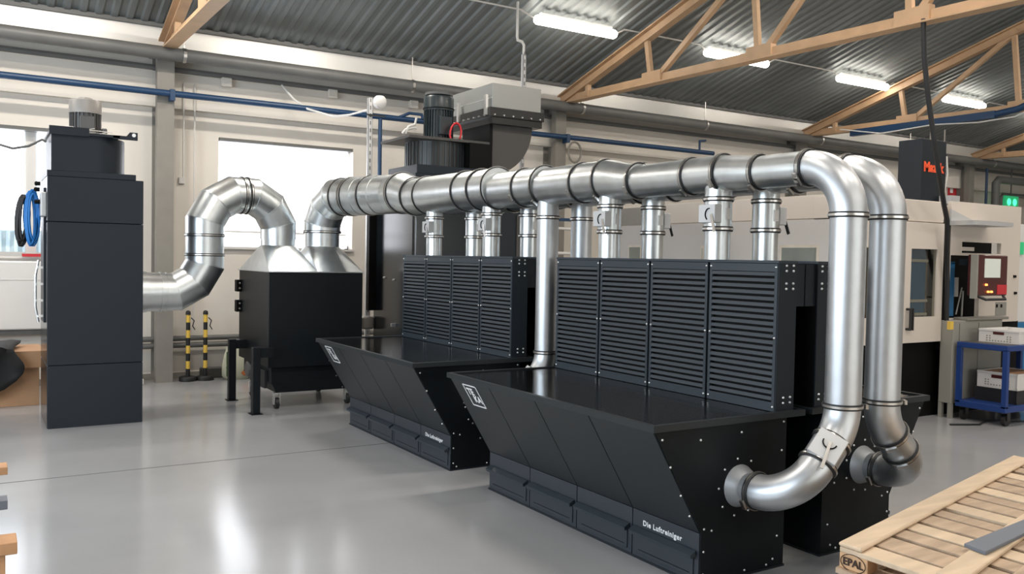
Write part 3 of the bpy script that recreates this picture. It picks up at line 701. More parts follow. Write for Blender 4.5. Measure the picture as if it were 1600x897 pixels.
# ------------------------------------------------------------------ trunk ducts
XA, XB, XM = 3.865, 4.195, 4.03
ZB = 2.13
HD = 2.91      # Y of the near drop pipes
def trunk(X, label):
    t = thing('trunk_duct', label, 'duct', (X, 3.2, 2.2), 'overhead trunk ducts')
    sgn = 1
    segs = [(3.175, 3.515, .095, .095), (3.515, 3.80, .097, .108), (3.80, 4.07, .112, .112), (4.07, 4.59, .112, .112), (4.59, 4.94, .118, .145), (4.94, 5.22, .145, .145), (5.22, 5.73, .145, .145),
            (5.73, 6.01, .155, .155), (6.01, 6.46, .155, .155), (6.46, 6.72, .178, .178), (6.72, 7.01, .18, .18), (7.01, 7.81, .182, .185)]
    if X == XA: segs += [(7.81, 8.10, .185, .185)]
    if X == XB: segs = [(a, b, min(c, .150), min(d, .150)) for a, b, c, d in segs]
    for i, (y0, y1, r0, r1) in enumerate(segs):
        if abs(r0-r1) > .004:
            pr = [(0, r0), (.04, r0), (y1-y0-.04, r1), (y1-y0, r1)]
        else: pr = [(0, r0), (y1-y0, r1)]
        b = MB(); p0 = Vector((X, y0, ZB+r0)); p1 = Vector((X, y1, ZB+r1)); n = 32
        rings = []
        for (tt, rr_) in pr:
            f = tt/(y1-y0); rings.append([(X+rr_*math.cos(2*PI*k/n), y0+tt, ZB+rr_+rr_*math.sin(2*PI*k/n)) for k in range(n)])
        b.rings(rings, cap=False).build('reducer' if abs(r0-r1) > .004 else 'pipe_section', 'galv', t, smooth=30)
        rm = max(r0, segs[i-1][3] if i else 0)
        if i and abs(segs[i-1][3]-r0) > .004:
            r_ = segs[i-1][3]
            MB().rings([[(X+a*math.cos(2*PI*k/n), y0+dy_, ZB+a+a*math.sin(2*PI*k/n)) for k in range(n)] for a, dy_ in ((min(r_, r0)-.002, -.004), (rm, -.004), (rm, .004))], cap=False).build('step_collar', 'galv', t, smooth=30)
        clamp(t, (X, y0, ZB+rm), (0, 1, 0), rm, ang=2.2 if i % 2 else 2.6, buckle=i < 9)
    return t, segs
tA, sg = trunk(XA, 'left overhead galvanised trunk duct running from front elbow to the hopper box')
# far run of trunk A towards the collector box
D1 = Vector((-.28, .96, 0)).normalized()
r = .212; z = ZB+r+.03
pend = Vector((3.51, 9.90, z)); pst = Vector((XA, 8.10, ZB+.19)); pk = Vector((XA, 8.62, z)); R4 = .40
p_el = pend - D1*R4
D1 = (p_el-pk).normalized(); D1.z = 0
pend0 = pend - D1*R4
run = [[Vector((XA, 8.095, ZB+.19)), Vector((XA, 8.40, z))], [Vector((XA, 8.40, z)), Vector(pk), Vector(pk)+D1*.42], [Vector(pk)+D1*.42, Vector(pk)+D1*.74], [Vector(pk)+D1*.74, pend0]]
for i, seg in enumerate(run):
    MB().sweep(seg, [.19, r] if i == 0 else r, 32, cap=False, mitre=True).build('pipe_section', 'galv', tA, smooth=30)
    a = seg[0]; dd = (seg[1]-seg[0]).normalized()
    clamp(tA, a, dd if i else (0, 1, 0), .19 if i == 0 else r, buckle=False)
    if i in (1, 3): clamp(tA, a+dd*.03, dd, r, buckle=False)
    # raised swage before the joint
    e1_ = seg[-1]; d1_ = (seg[-1]-seg[-2]).normalized()
    if i in (1, 2): MB().lathe(e1_-d1_*.19, d1_, [(0, r), (.004, r+.005), (.15, r+.005), (.154, r)], 32, cap=False).build('swage', 'galv', tA, smooth=30)
e = [Vector(p) for p in arc(pend0, D1, pend+Vector((0, 0, -R4)), (0, 0, -1), 3)]
ang_ = PI/6; c0 = e[0]; cen = pend0+Vector((0, 0, -R4)); rr = R4/math.cos(PI/12)
ep_ = [pend0] + [cen + D1*(rr*math.sin((i-.5)*ang_)) + Vector((0, 0, rr*math.cos((i-.5)*ang_))) for i in (1, 2, 3)] + [pend+Vector((0, 0, -R4))]
clamp(tA, pend0, D1, r, buckle=False)
MB().sweep(ep_, r, 32, cap=False, mitre=True).build('segmented_elbow', 'galv', tA, smooth=14); R = r; seams(tA, ep_)
clamp(tA, ep_[-1], (0, 0, 1), r, buckle=False)
MB().sweep([ep_[-1], (3.51, 9.9, znk)], .2, 32, cap=False).build('pipe_section', 'galv', tA, smooth=30)
tB, _ = trunk(XB, 'right overhead galvanised trunk duct, half hidden behind the left one')
# wye: trunk B bends into trunk A
yB = 7.81; MB().sweep([(XB, yB, ZB+.16), (XB-.02, yB+.08, ZB+.165), (XA+.10, yB+.40, ZB+.175)], .155, 32).build('wye_branch', 'galv', tB, smooth=14)

# ------------------------------------------------------------------ drop pipes and elbows
def drop(X, side, Yp, label, top_elbow):
    """vertical pipe ending in a 45 bend, an optional gate and an elbow into the end panel collar; side = -1 towards -X, +1 towards +X"""
    t = thing('drop_pipe', label, 'duct', (X, Yp, .5), 'vertical drop pipes')
    r = .0925; zt = 1.985
    if top_elbow:
        zc = ZB+.095
        e = arc((X, 3.175, zc), (0, -1, 0), (X, Yp, zc-.265), (0, 0, -1), 14)
        MB().sweep(e, .094, 32, cap=False).build('pressed_elbow', 'steel', t, smooth=60)
        clamp(t, (X, 3.17, zc), (0, 1, 0), .095, ang=2.4)
        zt = zc-.265
        clamp(t, (X, Yp, zt), (0, 0, 1), r, ang=-.9)
    else:
        zt = 2.2; clamp(t, (X, Yp, 2.03), (0, 0, 1), r-.008, ang=-.9); r = .0855
    xe, ze, yc = X+side*.355, .50, Yp+.37
    zk = .86
    dg = Vector((xe-X, 0, ze-zk)).normalized()
    zb_ = .965
    MB().sweep([(X, Yp, zt), (X, Yp, zb_)], r, 32, cap=False).build('pipe_section', 'steel', t, smooth=60)
    clamp(t, (X, Yp, zb_), (0, 0, 1), r, ang=-2.3)
    tl = zb_-zk
    e = arc((X, Yp, zb_), (0, 0, -1), Vector((X, Yp, zk))+dg*tl, dg, 8)
    MB().sweep(e, r, 32, cap=False).build('pressed_elbow', 'steel', t, smooth=60)
    g0 = e[-1]; E = Vector((xe, Yp, ze)); Rt = .235
    g1 = E-dg*Rt
    clamp(t, g0+dg*.01, dg, r, ang=1.0)
    MB().sweep([g0, g1], r, 32, cap=False).build('pipe_section', 'steel', t, smooth=60)
    clamp(t, g1-dg*.01, dg, r, ang=1.0)
    e = arc(g1, dg, E+Vector((0, Rt, 0)), (0, 1, 0), 14)
    MB().sweep(e, r, 32, cap=False).build('pressed_elbow', 'steel', t, smooth=60)
    clamp(t, E+Vector((0, Rt+.01, 0)), (0, 1, 0), r, ang=2.6)
    MB().lathe(E+Vector((0, Rt, 0)), (0, 1, 0), [(0, r-.010), (.07, r-.010), (.08, r+.0), (yc-Yp-Rt-.002, r+.024)], 32, cap=False).build('collar', 'collar', t, smooth=40)
    if side < 0:   # slide gate plate on the 45 degree piece
        nm = Vector((0, -1, 0)); c = (g0+g1)/2
        sd = dg.cross(nm).normalized()
        up = (nm*.62 + (-sd if sd.x > 0 else sd)*.78).normalized()
        gp = MB().bar(c-dg*.075+up*.085, c+dg*.075+up*.085, .15, .045, up=up).build('slide_gate', 'plate', t, bevel=.003)
        lat = dg.cross(up).normalized()
        MB().bar(c+up*.115-dg*.02, c+up*.118+dg*.13-lat*.03, .016, .006, up=up).build('gate_lever', 'band', gp)
        MB().sweep([c+up*.112+Vector(lat)*(.035*math.cos(a))+dg*(.035*math.sin(a)-.02) for a in [i*PI/8 for i in range(9)]], .0035, 6).build('gate_slot', 'black', gp)
    return t
drop(XA, -1, HD, 'front left vertical steel pipe with a gated elbow into the nearest bench', True)
drop(XB, +1, HD, 'front right vertical steel pipe hooking round to the rear bench', True)
drop(XA, -1, HD+DY-.01, 'vertical steel pipe dropping into the gap between the two left benches', False)
drop(XB, +1, HD+DY-.01, 'vertical pipe behind the middle one, partly hidden by it', False)

# ------------------------------------------------------------------ branch ducts with gates
def branch(X, Y, side, label):
    t = thing('branch_duct', label, 'duct', (X, Y, 1.718), 'gated branch ducts on the hoods')
    r = .083; n = 24
    MB().sweep([(X, Y, 1.718), (X, Y, 1.90)], r-.006, n, cap=False).build('lower_pipe', 'galv', t, smooth=60)
    MB().sweep([(X, Y, 1.90), (X, Y, 2.07)], r, n, cap=False).build('gate_body', 'galv', t, smooth=60)
    MB().sweep([(X, Y, 2.07), (X, Y, 2.20)], r, n, cap=False).build('tee_stub', 'galv', t, smooth=60)
    clamp(t, (X, Y, 1.905), (0, 0, 1), r, ang=-.9, double=False)
    clamp(t, (X, Y, 2.085), (0, 0, 1), r, ang=-.9)
    g = MB().box(*( (X-.105, X-.045) if side < 0 else (X+.045, X+.105)), Y-.075, Y+.06, 1.94, 2.05).build('slide_gate', 'plate', t, bevel=.003)
    xx = X+side*.108
    MB().bar((xx, Y-.05, 1.99), (xx+side*.006, Y-.085, 1.885), .02, .006, up=(side, 0, 0)).build('gate_lever', 'band' if side < 0 else 'rubber', g)
    MB().sweep([(xx, Y-.03+.03*math.cos(a), 1.99+.035*math.sin(a)) for a in [(-60+i*20)*PI/180 for i in range(9)]], .004, 6).build('gate_slot', 'black', g)
    MB().box(X-.02, X+.02, Y-r-.004, Y-r+.002, 1.96, 2.03).build('rating_label', 'frame', t)
    return t
branch(XA, 3.84, -1, 'gated branch duct nearest the camera on the nearest hood')
branch(XA, 4.90, -1, 'gated branch duct near the left end of the nearest hood')
branch(XA, 6.565, -1, 'gated branch duct on the right half of the farther hood')
branch(XA, 7.67, -1, 'leftmost gated branch duct, on the farther hood')
branch(XB, 3.76, 1, 'rear-row gated branch duct just left of the front steel pipe')
branch(XB, 4.815, 1, 'rear-row gated branch duct in the middle of the nearest hood')
branch(XB, 6.464, 1, 'rear-row gated branch duct left of the middle drop pipe')
branch(XB, 7.46, 1, 'rear-row gated branch duct mostly hidden, over the farther hood')

# ------------------------------------------------------------------ tower 2 with fan, elbow and silencer
tx0, tx1, ty0, ty1 = 4.30, 5.18, 9.0, 10.2
t = thing('filter_tower', 'dark filter tower behind the farther bench with big fan on top', 'filter tower', (tx0, ty0, 0))
MB().box(tx0, tx1, ty0, ty1, 0, 2.60).build('body', 'tower_gloss', t, bevel=.004)
MB().box(tx0-.02, tx1, ty0-.01, ty1-.35, 2.60, 2.66).build('step_plate', 'tower_paint', t, bevel=.003)
MB().box(tx0+.0, tx1-.02, ty0+.0, ty1-.40, 2.66, 2.76).build('top_box', 'tower_paint', t, bevel=.003)
fc = (4.79, 9.5)
MB().lathe((fc[0], fc[1], 2.76), (0, 0, 1), [(0, .37), (.31, .37)], 40).build('fan_housing', 'dark_metal', t, smooth=40)
b = MB()
for k in range(40):
    a = 2*PI*k/40; e = Vector((math.cos(a), math.sin(a), 0)); b.bar(Vector((fc[0], fc[1], 2.77))+e*.371, Vector((fc[0], fc[1], 3.06))+e*.371, .02, .012, up=e)
stuff(b.build('housing_ribs', 'motor_dark', t))
MB().box(4.24, 5.30, 9.08, 9.9, 3.07, 3.10).build('fan_plate', 'duct_grey', t)
MB().box(5.02, 5.32, 9.06, 9.6, 2.70, 3.07).build('fan_outlet', 'black', t)
motor(t, (4.82, 9.5), 3.10, 3.68, .185, 'motor_dark', 'motor_dark', .66, 30)
b = MB().lathe((4.82, 9.5, 3.66), (0, 0, 1), [(0, .17), (.03, .17)], 24); b.build('fan_grille', 'motor_grey', t)
MB().lathe((4.82, 9.5, 3.49), (0, 0, 1), [(0, .185), (0, .192), (.012, .192), (.012, .185)], 32, cap=False).build('motor_band', 'black', t)
MB().box(tx0-.004, tx0, 9.05, 9.09, 1.72, 2.30).build('door_gap', 'black', t)
MB().box(tx0-.10, tx0-.0, 10.13, 10.2, 1.02, 2.45).build('mounting_rail', 'black', t)
MB().box(tx0-.03, tx0, 10.15, 10.2, 2.0, 2.1).build('pipe_stub', 'black', t)
b = MB()
for (yy, z) in ((9.86, 1.44), (9.58, 1.42)): b.lathe((tx0, yy, z), (-1, 0, 0), [(0, .014), (.02, .012)], 10)
stuff(b.build('bolts', 'bolt', t, smooth=60))
MB().box(tx0-.05, tx0, 9.52, 9.56, .86, .90).build('latch', 'bolt', t)
MB().box(tx0-.16, tx0, 10.16, 10.32, .78, .94).build('side_motor', 'motor_light', t, bevel=.02)
# curled orange-beige hose and red cable at motor
p = ony(648, 208, 9.4)
tag(MB().sweep([p+Vector((-.12, 0, -.02)), p+Vector((-.08, 0, .07)), p+Vector((0, 0, .10)), p+Vector((.02, 0, .18))], .014, 8).sweep([p+Vector((-.16, 0, -.02)), p+Vector((-.12, 0, .03)), p+Vector((-.02, 0, .06)), p+Vector((.02, 0, .06))], .014, 8).build('beige_hose', 'frame', smooth=60, loc=tuple(p)), 'beige hoses curling left of the dark fan motor', 'hose')
p = ony(712, 208, 9.2); b = MB()
for k in range(5): b.sweep([p+Vector((.075*math.cos(a)+.006*k, .012*k, .12*math.sin(a)+.02*math.cos(a))) for a in [(-40+i*25)*PI/180 for i in range(12)]], .011, 7)
tag(b.build('red_cable', 'red', smooth=60, loc=tuple(p)), 'coil of red cable right of the dark fan motor', 'cable')
# outlet elbow and silencer
t = thing('exhaust_duct', 'dark rectangular exhaust elbow with a silencer box on top', 'duct', (5.32, 9.1, 2.72))
cx, cz, Re = 5.32, 3.32, .60
poly = [(cx, cz)] + [(cx+Re*math.sin(a), cz-Re*math.cos(a)) for a in [i*PI/24 for i in range(13)]]
MB().prism(poly, 9.1, 9.75).build('rectangular_elbow', 'duct_grey', t)
MB().box(5.30, 5.34, 9.08, 9.77, 2.70, 3.32).build('flange', 'black', t)
MB().box(5.28, 6.0, 9.0, 10.15, 3.32, 3.40).build('lower_flange', 'dark_metal', t)
MB().box(5.24, 6.02, 8.98, 10.2, 3.40, 3.51).build('upper_flange', 'dark_metal', t, bevel=.004)
MB().box(5.28, 5.98, 9.0, 10.18, 3.51, 3.80).build('silencer', 'silencer', t, bevel=.004)
MB().box(5.275, 5.28, 9.0, 10.18, 3.62, 3.63).build('seam', 'bolt', t)
b = MB()
for k in range(9): b.lathe((5.24, 9.1+k*.13, 3.42), (-1, 0, 0), [(0, .011), (.02, .009)], 8)
for k in range(6): b.lathe((5.3+k*.13, 8.98, 3.42), (0, -1, 0), [(0, .011), (.02, .009)], 8)
stuff(b.build('bolts', 'bolt', t, smooth=60))
for (y) in (9.03, 9.72): MB().box(5.21, 5.24, y, y+.05, 3.42, 3.66).build('clip', 'bolt', t)
# cabinet behind and struts
t = thing('grey_cabinet', 'dark grey cabinet between tower and middle drop pipe', 'cabinet', (5.3, 9.3, 0))
MB().box(5.26, 6.02, 9.3, 9.95, 0, 2.3).build('cabinet_body', 'anthracite', t, bevel=.005)
MB().box(5.84, 6.0, 9.285, 9.3, .05, 2.25).build('door', 'duct_grey', t)
def strut(name, x, y, z0, z1, lab, wd=.06):
    t = thing(name, lab, 'post', (x, y, z0))
    MB().box(x-wd/2, x+wd/2, y-.03, y-.024, z0, z1).box(x-wd/2, x-wd/2+.004, y-.03, y+.02, z0, z1).box(x+wd/2-.004, x+wd/2, y-.03, y+.02, z0, z1).build('channel', 'plate', t)
    b = MB(); k = z0+.05
    while k < z1: b.box(x-.008, x+.008, y-.032, y-.029, k, k+.05); k += .1
    stuff(b.build('slots', 'pipe_grey', t))
    return t
ps = ony(576, 300, 10.9)
t = strut('slotted_post', ps.x, 10.9, 0, ony(576, 153, 10.9).z, 'slotted steel post right of the blinded window, lamp at its head')
p = ony(584, 160, 10.8)
l = MB().lathe((p.x+.02, p.y-.06, p.z), (0.3, -1, -.2), [(0, .05), (.02, .085), (.09, .09), (.1, .06)], 18).build('sensor_head', 'white', t, smooth=40)
MB().box(ps.x-.06, ps.x+.2, 10.84, 10.87, p.z-.17, p.z-.15).build('arm', 'dark_metal', t)
ps = ony(817, 150, 10.0)
ztp = ony(817, 70, 10.0).z
t = strut('ceiling_post', ps.x, 10.0, 0, ony(817, 85, 10.0).z, 'tall slotted post rising past the exhaust silencer to the roof', .05)
MB().sweep([(ps.x, 10, ztp-.12), (ps.x, 10, ztp), (ps.x-.03, 10, ztp+.04), (ps.x-.1, 10, ztp+.05), (ps.x-.11, 10, ztp+.1), (ps.x-.11, 10, roof_z(10)+.01)], .018, 10).build('bent_tube', 'frame', t, smooth=60)
# blue rack
pr = ony(898, 343, 9.5); xr, zr = pr.x, pr.z
t = thing('blue_rack', 'blue steel rack with pale rungs behind the drop pipes', 'rack', (xr-.6, 9.5, 0))
for xx in (xr-.65, xr): MB().box(xx-.02, xx+.02, 9.48, 9.52, 0, zr).build('upright', 'pipe_blue', t)
MB().box(xr-.65, xr+.02, 9.48, 9.52, zr-.03, zr+.01).build('top_rail', 'pipe_blue', t)
for k in range(5): MB().sweep([(xr-.65, 9.5, zr-.13-.33*k), (xr, 9.5, zr-.13-.33*k)], .022, 10).build('rung', 'frame', t, smooth=60)
pr = ony(906.5, 346, 9.6); MB().box(pr.x-.02, pr.x+.02, 9.58, 9.62, 0, pr.z).build('upright', 'pipe_blue', t)

# ------------------------------------------------------------------ CNC machine
YC = 5.75
def cx_(px, y=None, Y=YC): return ony(px, y or 420, Y).x
def cz_(px, py, Y=YC): return ony(px, py, Y).z
cx0, cx1 = 7.71, 10.92; cyb = 9.6; ztop = 2.45; zb = .86; zs = 2.19
t = thing('milling_machine', 'large beige enclosed milling machine behind the benches', 'machine', (cx0, YC, 0))
MB().box(cx0+.06, cx1-.05, YC+.08, cyb, 0, zb).build('base', 'black', t)
MB().box(cx0+.02, cx1-.0, YC+.5, cyb, zb, ztop).build('enclosure', 'cnc', t, bevel=.01)
b = MB().box(cx0, cx0+.03, YC+.02, cyb, zb, zs-.006); sp = b.build('side_panel', 'cnc_grey', t, bevel=.004)
MB().box(cx0+.005, cx0+.03, YC+.02, cyb-.6, zs+.006, ztop).build('side_panel', 'cnc', t, bevel=.004)
MB().box(cx0+.005, cx0+.03, cyb-.6, cyb, zs+.006, ztop-.02).build('side_panel', 'wood_block' if False else 'cabinet_grey', t)
for (a, bb_) in (((1219, 383), (1280, 430)), ((1095, 384), (1101, 430)), ((982, 383), (1003, 430))):
    p0, p1 = onx(a[0], a[1], cx0), onx(bb_[0], a[1], cx0); zw = onx(a[0], a[1], cx0).z
    wn = MB().box(cx0-.006, cx0+.0, min(p0.y, p1.y), max(p0.y, p1.y), 1.2, zw).build('side_window', 'cnc_window', t)
    MB().box(cx0-.012, cx0-.006, min(p0.y, p1.y)+.03, max(p0.y, p1.y)-.03, 1.23, zw-.03).build('pane', 'glass', wn)
# front: top beam, left door with window opening, right section
xd0, xd1 = cx_(1346), cx_(1471)
MB().box(cx0, cx_(1476), YC, YC+.5, cz_(1420, 345), ztop-.02).build('top_beam', 'cnc', t, bevel=.006)
zd1 = cz_(1420, 345)-.008
def framed(name, x0, x1, z0, z1, holes, y0, y1, m, parent):
    xs = sorted({x0, x1, *[h[0] for h in holes], *[h[1] for h in holes]}); b = MB()
    for a, c in zip(xs[:-1], xs[1:]):
        mid = (a+c)/2; zc = z0
        for h in sorted([h for h in holes if h[0] < mid < h[1]], key=lambda h: h[2]): b.box(a, c, y0, y1, zc, h[2]); zc = h[3]
        b.box(a, c, y0, y1, zc, z1)
    return b.build(name, m, parent)
h1 = (cx_(1421), cx_(1462), cz_(1440, 495), cz_(1440, 389)); h2 = (cx_(1345), cx_(1367), cz_(1360, 497), cz_(1360, 387))
dr = framed('door', cx0, xd1, zb, zd1, [h1, (h2[0]-.12, h2[1], h2[2], h2[3])], YC-.02, YC+.03, 'cnc', t)
MB().box(h1[0], h1[1], YC+.0, YC+.006, h1[2], h1[3]).build('window', 'glass_dark', dr)
MB().box(h2[0]-.12, h2[1], YC+.0, YC+.006, h2[2], h2[3]).build('window', 'glass_dark', dr)
hx = cx_(1416); hz0, hz1 = cz_(1416, 514), cz_(1416, 483)
MB().sweep([(hx, YC-.02, hz0), (hx, YC-.07, hz0), (hx, YC-.07, hz1), (hx, YC-.02, hz1)], .014, 8).build('handle', 'rubber', dr)
MB().sweep([(hx+.045, YC-.02, hz0), (hx+.045, YC-.07, hz0), (hx+.045, YC-.07, hz1), (hx+.045, YC-.02, hz1)], .012, 8).build('handle', 'rubber', dr)
# interior seen through window
MB().box(cx_(1423)+.1, cx_(1440)+.2, YC+.08, YC+.16, 1.0, 2.0).build('work_fixture', 'blue_fixture', t)
MB().box(cx0+.1, cx_(1470), YC+.16, YC+.2, zb, 2.2).build('inner_wall', 'cnc', t)
for z in (1.15, 1.3, 1.75): MB().box(cx_(1423)+.1, cx_(1440)+.22, YC+.06, YC+.08, z, z+.03).build('fixture_bar', 'frame', t)
# gap strip
MB().box(cx_(1472), cx_(1483), YC+.0, YC+.1, zb-.1, zd1+.06).build('door_gap', 'black', t)
# right section with openings
sx0, sx1 = cx_(1484), cx1
o1 = (cx_(1484)+.01, cx_(1531), cz_(1500, 497), cz_(1500, 399))
o2 = (cx_(1502), cx_(1563), cz_(1530, 396), cz_(1530, 379))
rp = framed('front_panel', sx0, sx1, cz_(1560, 503), ztop, [o1, o2], YC+.0, YC+.05, 'cnc', t)
MB().box(cx_(1502), cx_(1521), YC-.002, YC+.01, cz_(1510, 392), cz_(1510, 386)).build('slot_bar', 'cnc', rp)
MB().box(sx0, sx1, YC+.35, YC+.4, zb, ztop-.1).build('inner_wall', 'black', t)
MB().box(cx_(1486), cx_(1505), YC+.10, YC+.2, cz_(1495, 495), cz_(1495, 409)).build('pallet_fixture', 'blue_fixture', t)
MB().box(cx_(1505), cx_(1509), YC+.08, YC+.14, cz_(1506, 464), cz_(1506, 434)).build('fixture_clamp', 'frame', t)
MB().bar((cx_(1509), YC+.1, cz_(1509, 492)), (cx_(1517), YC+.1, cz_(1517, 450)), .012, .01).bar((cx_(1518), YC+.1, cz_(1518, 495)), (cx_(1519), YC+.1, cz_(1519, 455)), .016, .01).build('rods', 'frame', t)
MB().box(cx_(1484), cx_(1600), YC+.05, YC+.4, .0, cz_(1560, 503)).build('lower_panel', 'black', t)
# roof light bracket
b = MB(); za = cz_(1500, 349); x0_, x1_ = cx_(1481), cx_(1538)
b.box(x0_, x1_, YC-.32, YC-.0, za-.03, za+.02)
b.add([(x0_, YC-.02, za+.02), (x0_, YC-.02, cz_(1483, 327)), (cx_(1519), YC-.02, za+.03), (x0_, YC-.0, za+.02), (x0_, YC-.0, cz_(1483, 327)), (cx_(1519), YC-.0, za+.03)], [(0, 1, 2), (3, 5, 4), (0, 1, 4, 3), (1, 2, 5, 4), (0, 2, 5, 3)])
b.build('shelf_bracket', 'plate', t)
# control panel
YP = YC-.28
def q_(px, py): p = ony(px, py, YP); return p.x, p.z
x0_, z1_ = q_(1532, 398); x1_, z0_ = q_(1573, 462)
cpn = MB().box(x0_-.04, x1_, YP, YP+.12, z0_, z1_).build('control_panel', 'panel_red', t, bevel=.01)
MB().box(x0_-.065, x0_-.04, YP-.005, YP+.07, z0_-.03, z1_).build('panel_edge', 'cabinet_grey', cpn)
a = q_(1539, 404); c = q_(1562, 434); MB().box(a[0], c[0], YP-.006, YP, c[1], a[1]).build('screen', 'screen', cpn)
a = q_(1558, 445); c = q_(1572, 460); MB().box(a[0], c[0], YP-.006, YP, c[1], a[1]).build('keypad', 'sign_red', cpn)
for (px, py) in ((1540, 445), (1543, 456), (1548, 456)):
    a = q_(px, py); MB().lathe((a[0], YP, a[1]), (0, -1, 0), [(0, .014), (.02, .012)], 10).build('button', 'indicator', cpn)
a = q_(1530, 463); c = q_(1566, 463)
MB().sweep([(a[0], YP+.02, a[1]), (a[0]+.03, YP-.06, a[1]-.035), (c[0]-.05, YP-.06, a[1]-.035), (c[0]+.02, YP+.0, a[1])], .016, 8).build('grab_bar', 'rubber', cpn)
MB().box(x0_+.06, x1_-.12, YP+.12, YC, z1_-.12, z1_-.05).build('support_arm', 'anthracite', cpn)
a = ony(1556, 472, YC-.004); c = ony(1572, 493, YC-.004); stk = MB().box(a.x, c.x, YC-.004, YC, c.z, a.z).build('notice_sticker', 'cabinet_grey', rp)
for px in (1558, 1565): p = ony(px, 478, YC-.008); MB().box(p.x-.018, p.x+.018, YC-.007, YC-.004, p.z-.02, p.z+.02).build('pictogram', 'black', stk)
for (px, py) in ((1586, 432), (1587, 458)): p = ony(px, py, YC-.01); MB().box(p.x-.025, p.x+.025, YC-.015, YC, p.z-.015, p.z+.015).build('door_switch', 'black', rp)
# black chiller cabinet on top
Ym = YC+.45; pm = ony(1440, 260, Ym); xm0, xm1 = pm.x, ony(1478, 260, Ym).x; zt_ = ony(1440, 216, Ym).z
ym1 = onx(1403, 260, xm0).y
t = thing('cooling_unit', 'dark box unit with orange-red lettering on top of the milling machine', 'machine', (xm0, Ym, ztop))
MB().box(xm0, xm1, Ym, ym1, ztop, zt_).build('unit_body', 'anthracite', t, bevel=.004)
text('lettering', 'Mazak', .155, 'red_letter', t, ((xm0+xm1)/2-.01, Ym-.004, ony(1455, 262, Ym).z), (1, 0, 0), (0, 0, 1), bold=.008)
for k in range(9): MB().box(xm1-.0, xm1+.05, Ym+.03, Ym+.3, ztop+.2+.05*k, ztop+.225+.05*k).build('fin', 'frame' if False else 'anthracite', t)
Hm = zt_-ztop
MB().prism([(xm1+.04, ztop+.2*Hm), (xm1+.09, ztop+.5*Hm), (xm1+.06, ztop+.78*Hm), (xm1+.03, ztop+.78*Hm), (xm1+.06, ztop+.5*Hm), (xm1+.01, ztop+.2*Hm)], Ym+.02, Ym+.05).build('pale_strip', 'frame', t)
for px in (1454, 1476): p = ony(px, 212, Ym+.1); MB().bar((p.x, Ym+.1, zt_), (p.x, Ym+.1, zt_+.17), .012, .012).build('suspension_rod', 'column', t)
p = ony(1487, 322, YC+.3)
MBb = MB().box(p.x-.1, p.x+.08, YC+.25, YC+.4, ztop, ztop+.1); tag(MBb.build('switch_box', 'plate', loc=(p.x, YC+.3, ztop)), 'small pale box on the machine roof beside the dark unit', 'box')
# grey cabinet by the machine
xk0 = ony(1467, 560, YC).x; Yk = YC-.045
t = thing('grey_side_cabinet', 'beige-grey metal cabinet on legs at the machine corner', 'cabinet', (xk0, Yk, 0))
xk1 = xk0+1.0; zk1 = ony(1500, 497, Yk-.1).z
MB().box(xk0, xk1, Yk-.11, Yk+.04, .17, zk1-.03).build('cabinet_body', 'cabinet_grey', t, bevel=.005)
MB().box(xk0+.25, xk1+.1, Yk-.13, Yk+.04, zk1-.03, zk1).build('cabinet_top', 'column', t, bevel=.004)
for xx in (xk0+.03, xk1-.05):
    for yy in (Yk-.09, Yk+.02): MB().box(xx-.025, xx+.025, yy-.02, yy+.02, 0, .17).build('leg', 'cabinet_grey', t)
for xx in (xk0+.12, xk0+.5): MB().box(xx, xx+.006, Yk-.115, Yk-.11, .2, zk1-.06).build('door_seam', 'pipe_grey', t)
p = ony(1485, 505, Yk-.13); MB().box(p.x-.03, p.x+.03, Yk-.15, Yk-.11, p.z-.07, p.z+.02).build('yellow_lock', 'yellow', t)
# hanging black hose
tag(MB().sweep([(8.3, 5.42, 4.24), ony(1443, 36, 5.42), ony(1444, 90, 5.42), ony(1450, 150, 5.42), ony(1459, 215, 5.42), ony(1467, 270, 5.42), ony(1475, 320, 5.5), ony(1480, 345, 5.6), ony(1480, 440, 5.68), ony(1478, 548, 5.70)], .026, 12).build('hanging_cable', 'rubber', smooth=60, loc=(8.3, 5.42, 4.2)), 'thick black cable hanging from the orange truss to the machine', 'cable')
# blue rail under truss 2
X2_ = 14.22
t = thing('blue_rail', 'dark blue rail hung along the second orange truss', 'rail', (X2_, 10.6, 4.2))
MB().box(X2_-.05, X2_+.05, 7.95, 10.7, 4.15, 4.27).build('rail_beam', 'pipe_blue', t)
MB().sweep([(X2_, 8.0, 4.21), (X2_, 7.6, 4.25), (X2_, 7.2, 4.40), (X2_, 5.0, 4.42)], .055, 8).build('rail_bend', 'pipe_blue', t, smooth=60)
MB().sweep([(X2_-.08, 10.9, 4.30), (X2_-.08, 10.0, 4.12), (X2_-.08, 9.0, 4.16), (X2_-.08, 8.2, 4.10), (X2_-.08, 7.6, 4.12), (X2_-.08, 7.2, 4.26)], .012, 6).build('festoon_cable', 'white', t, smooth=60)
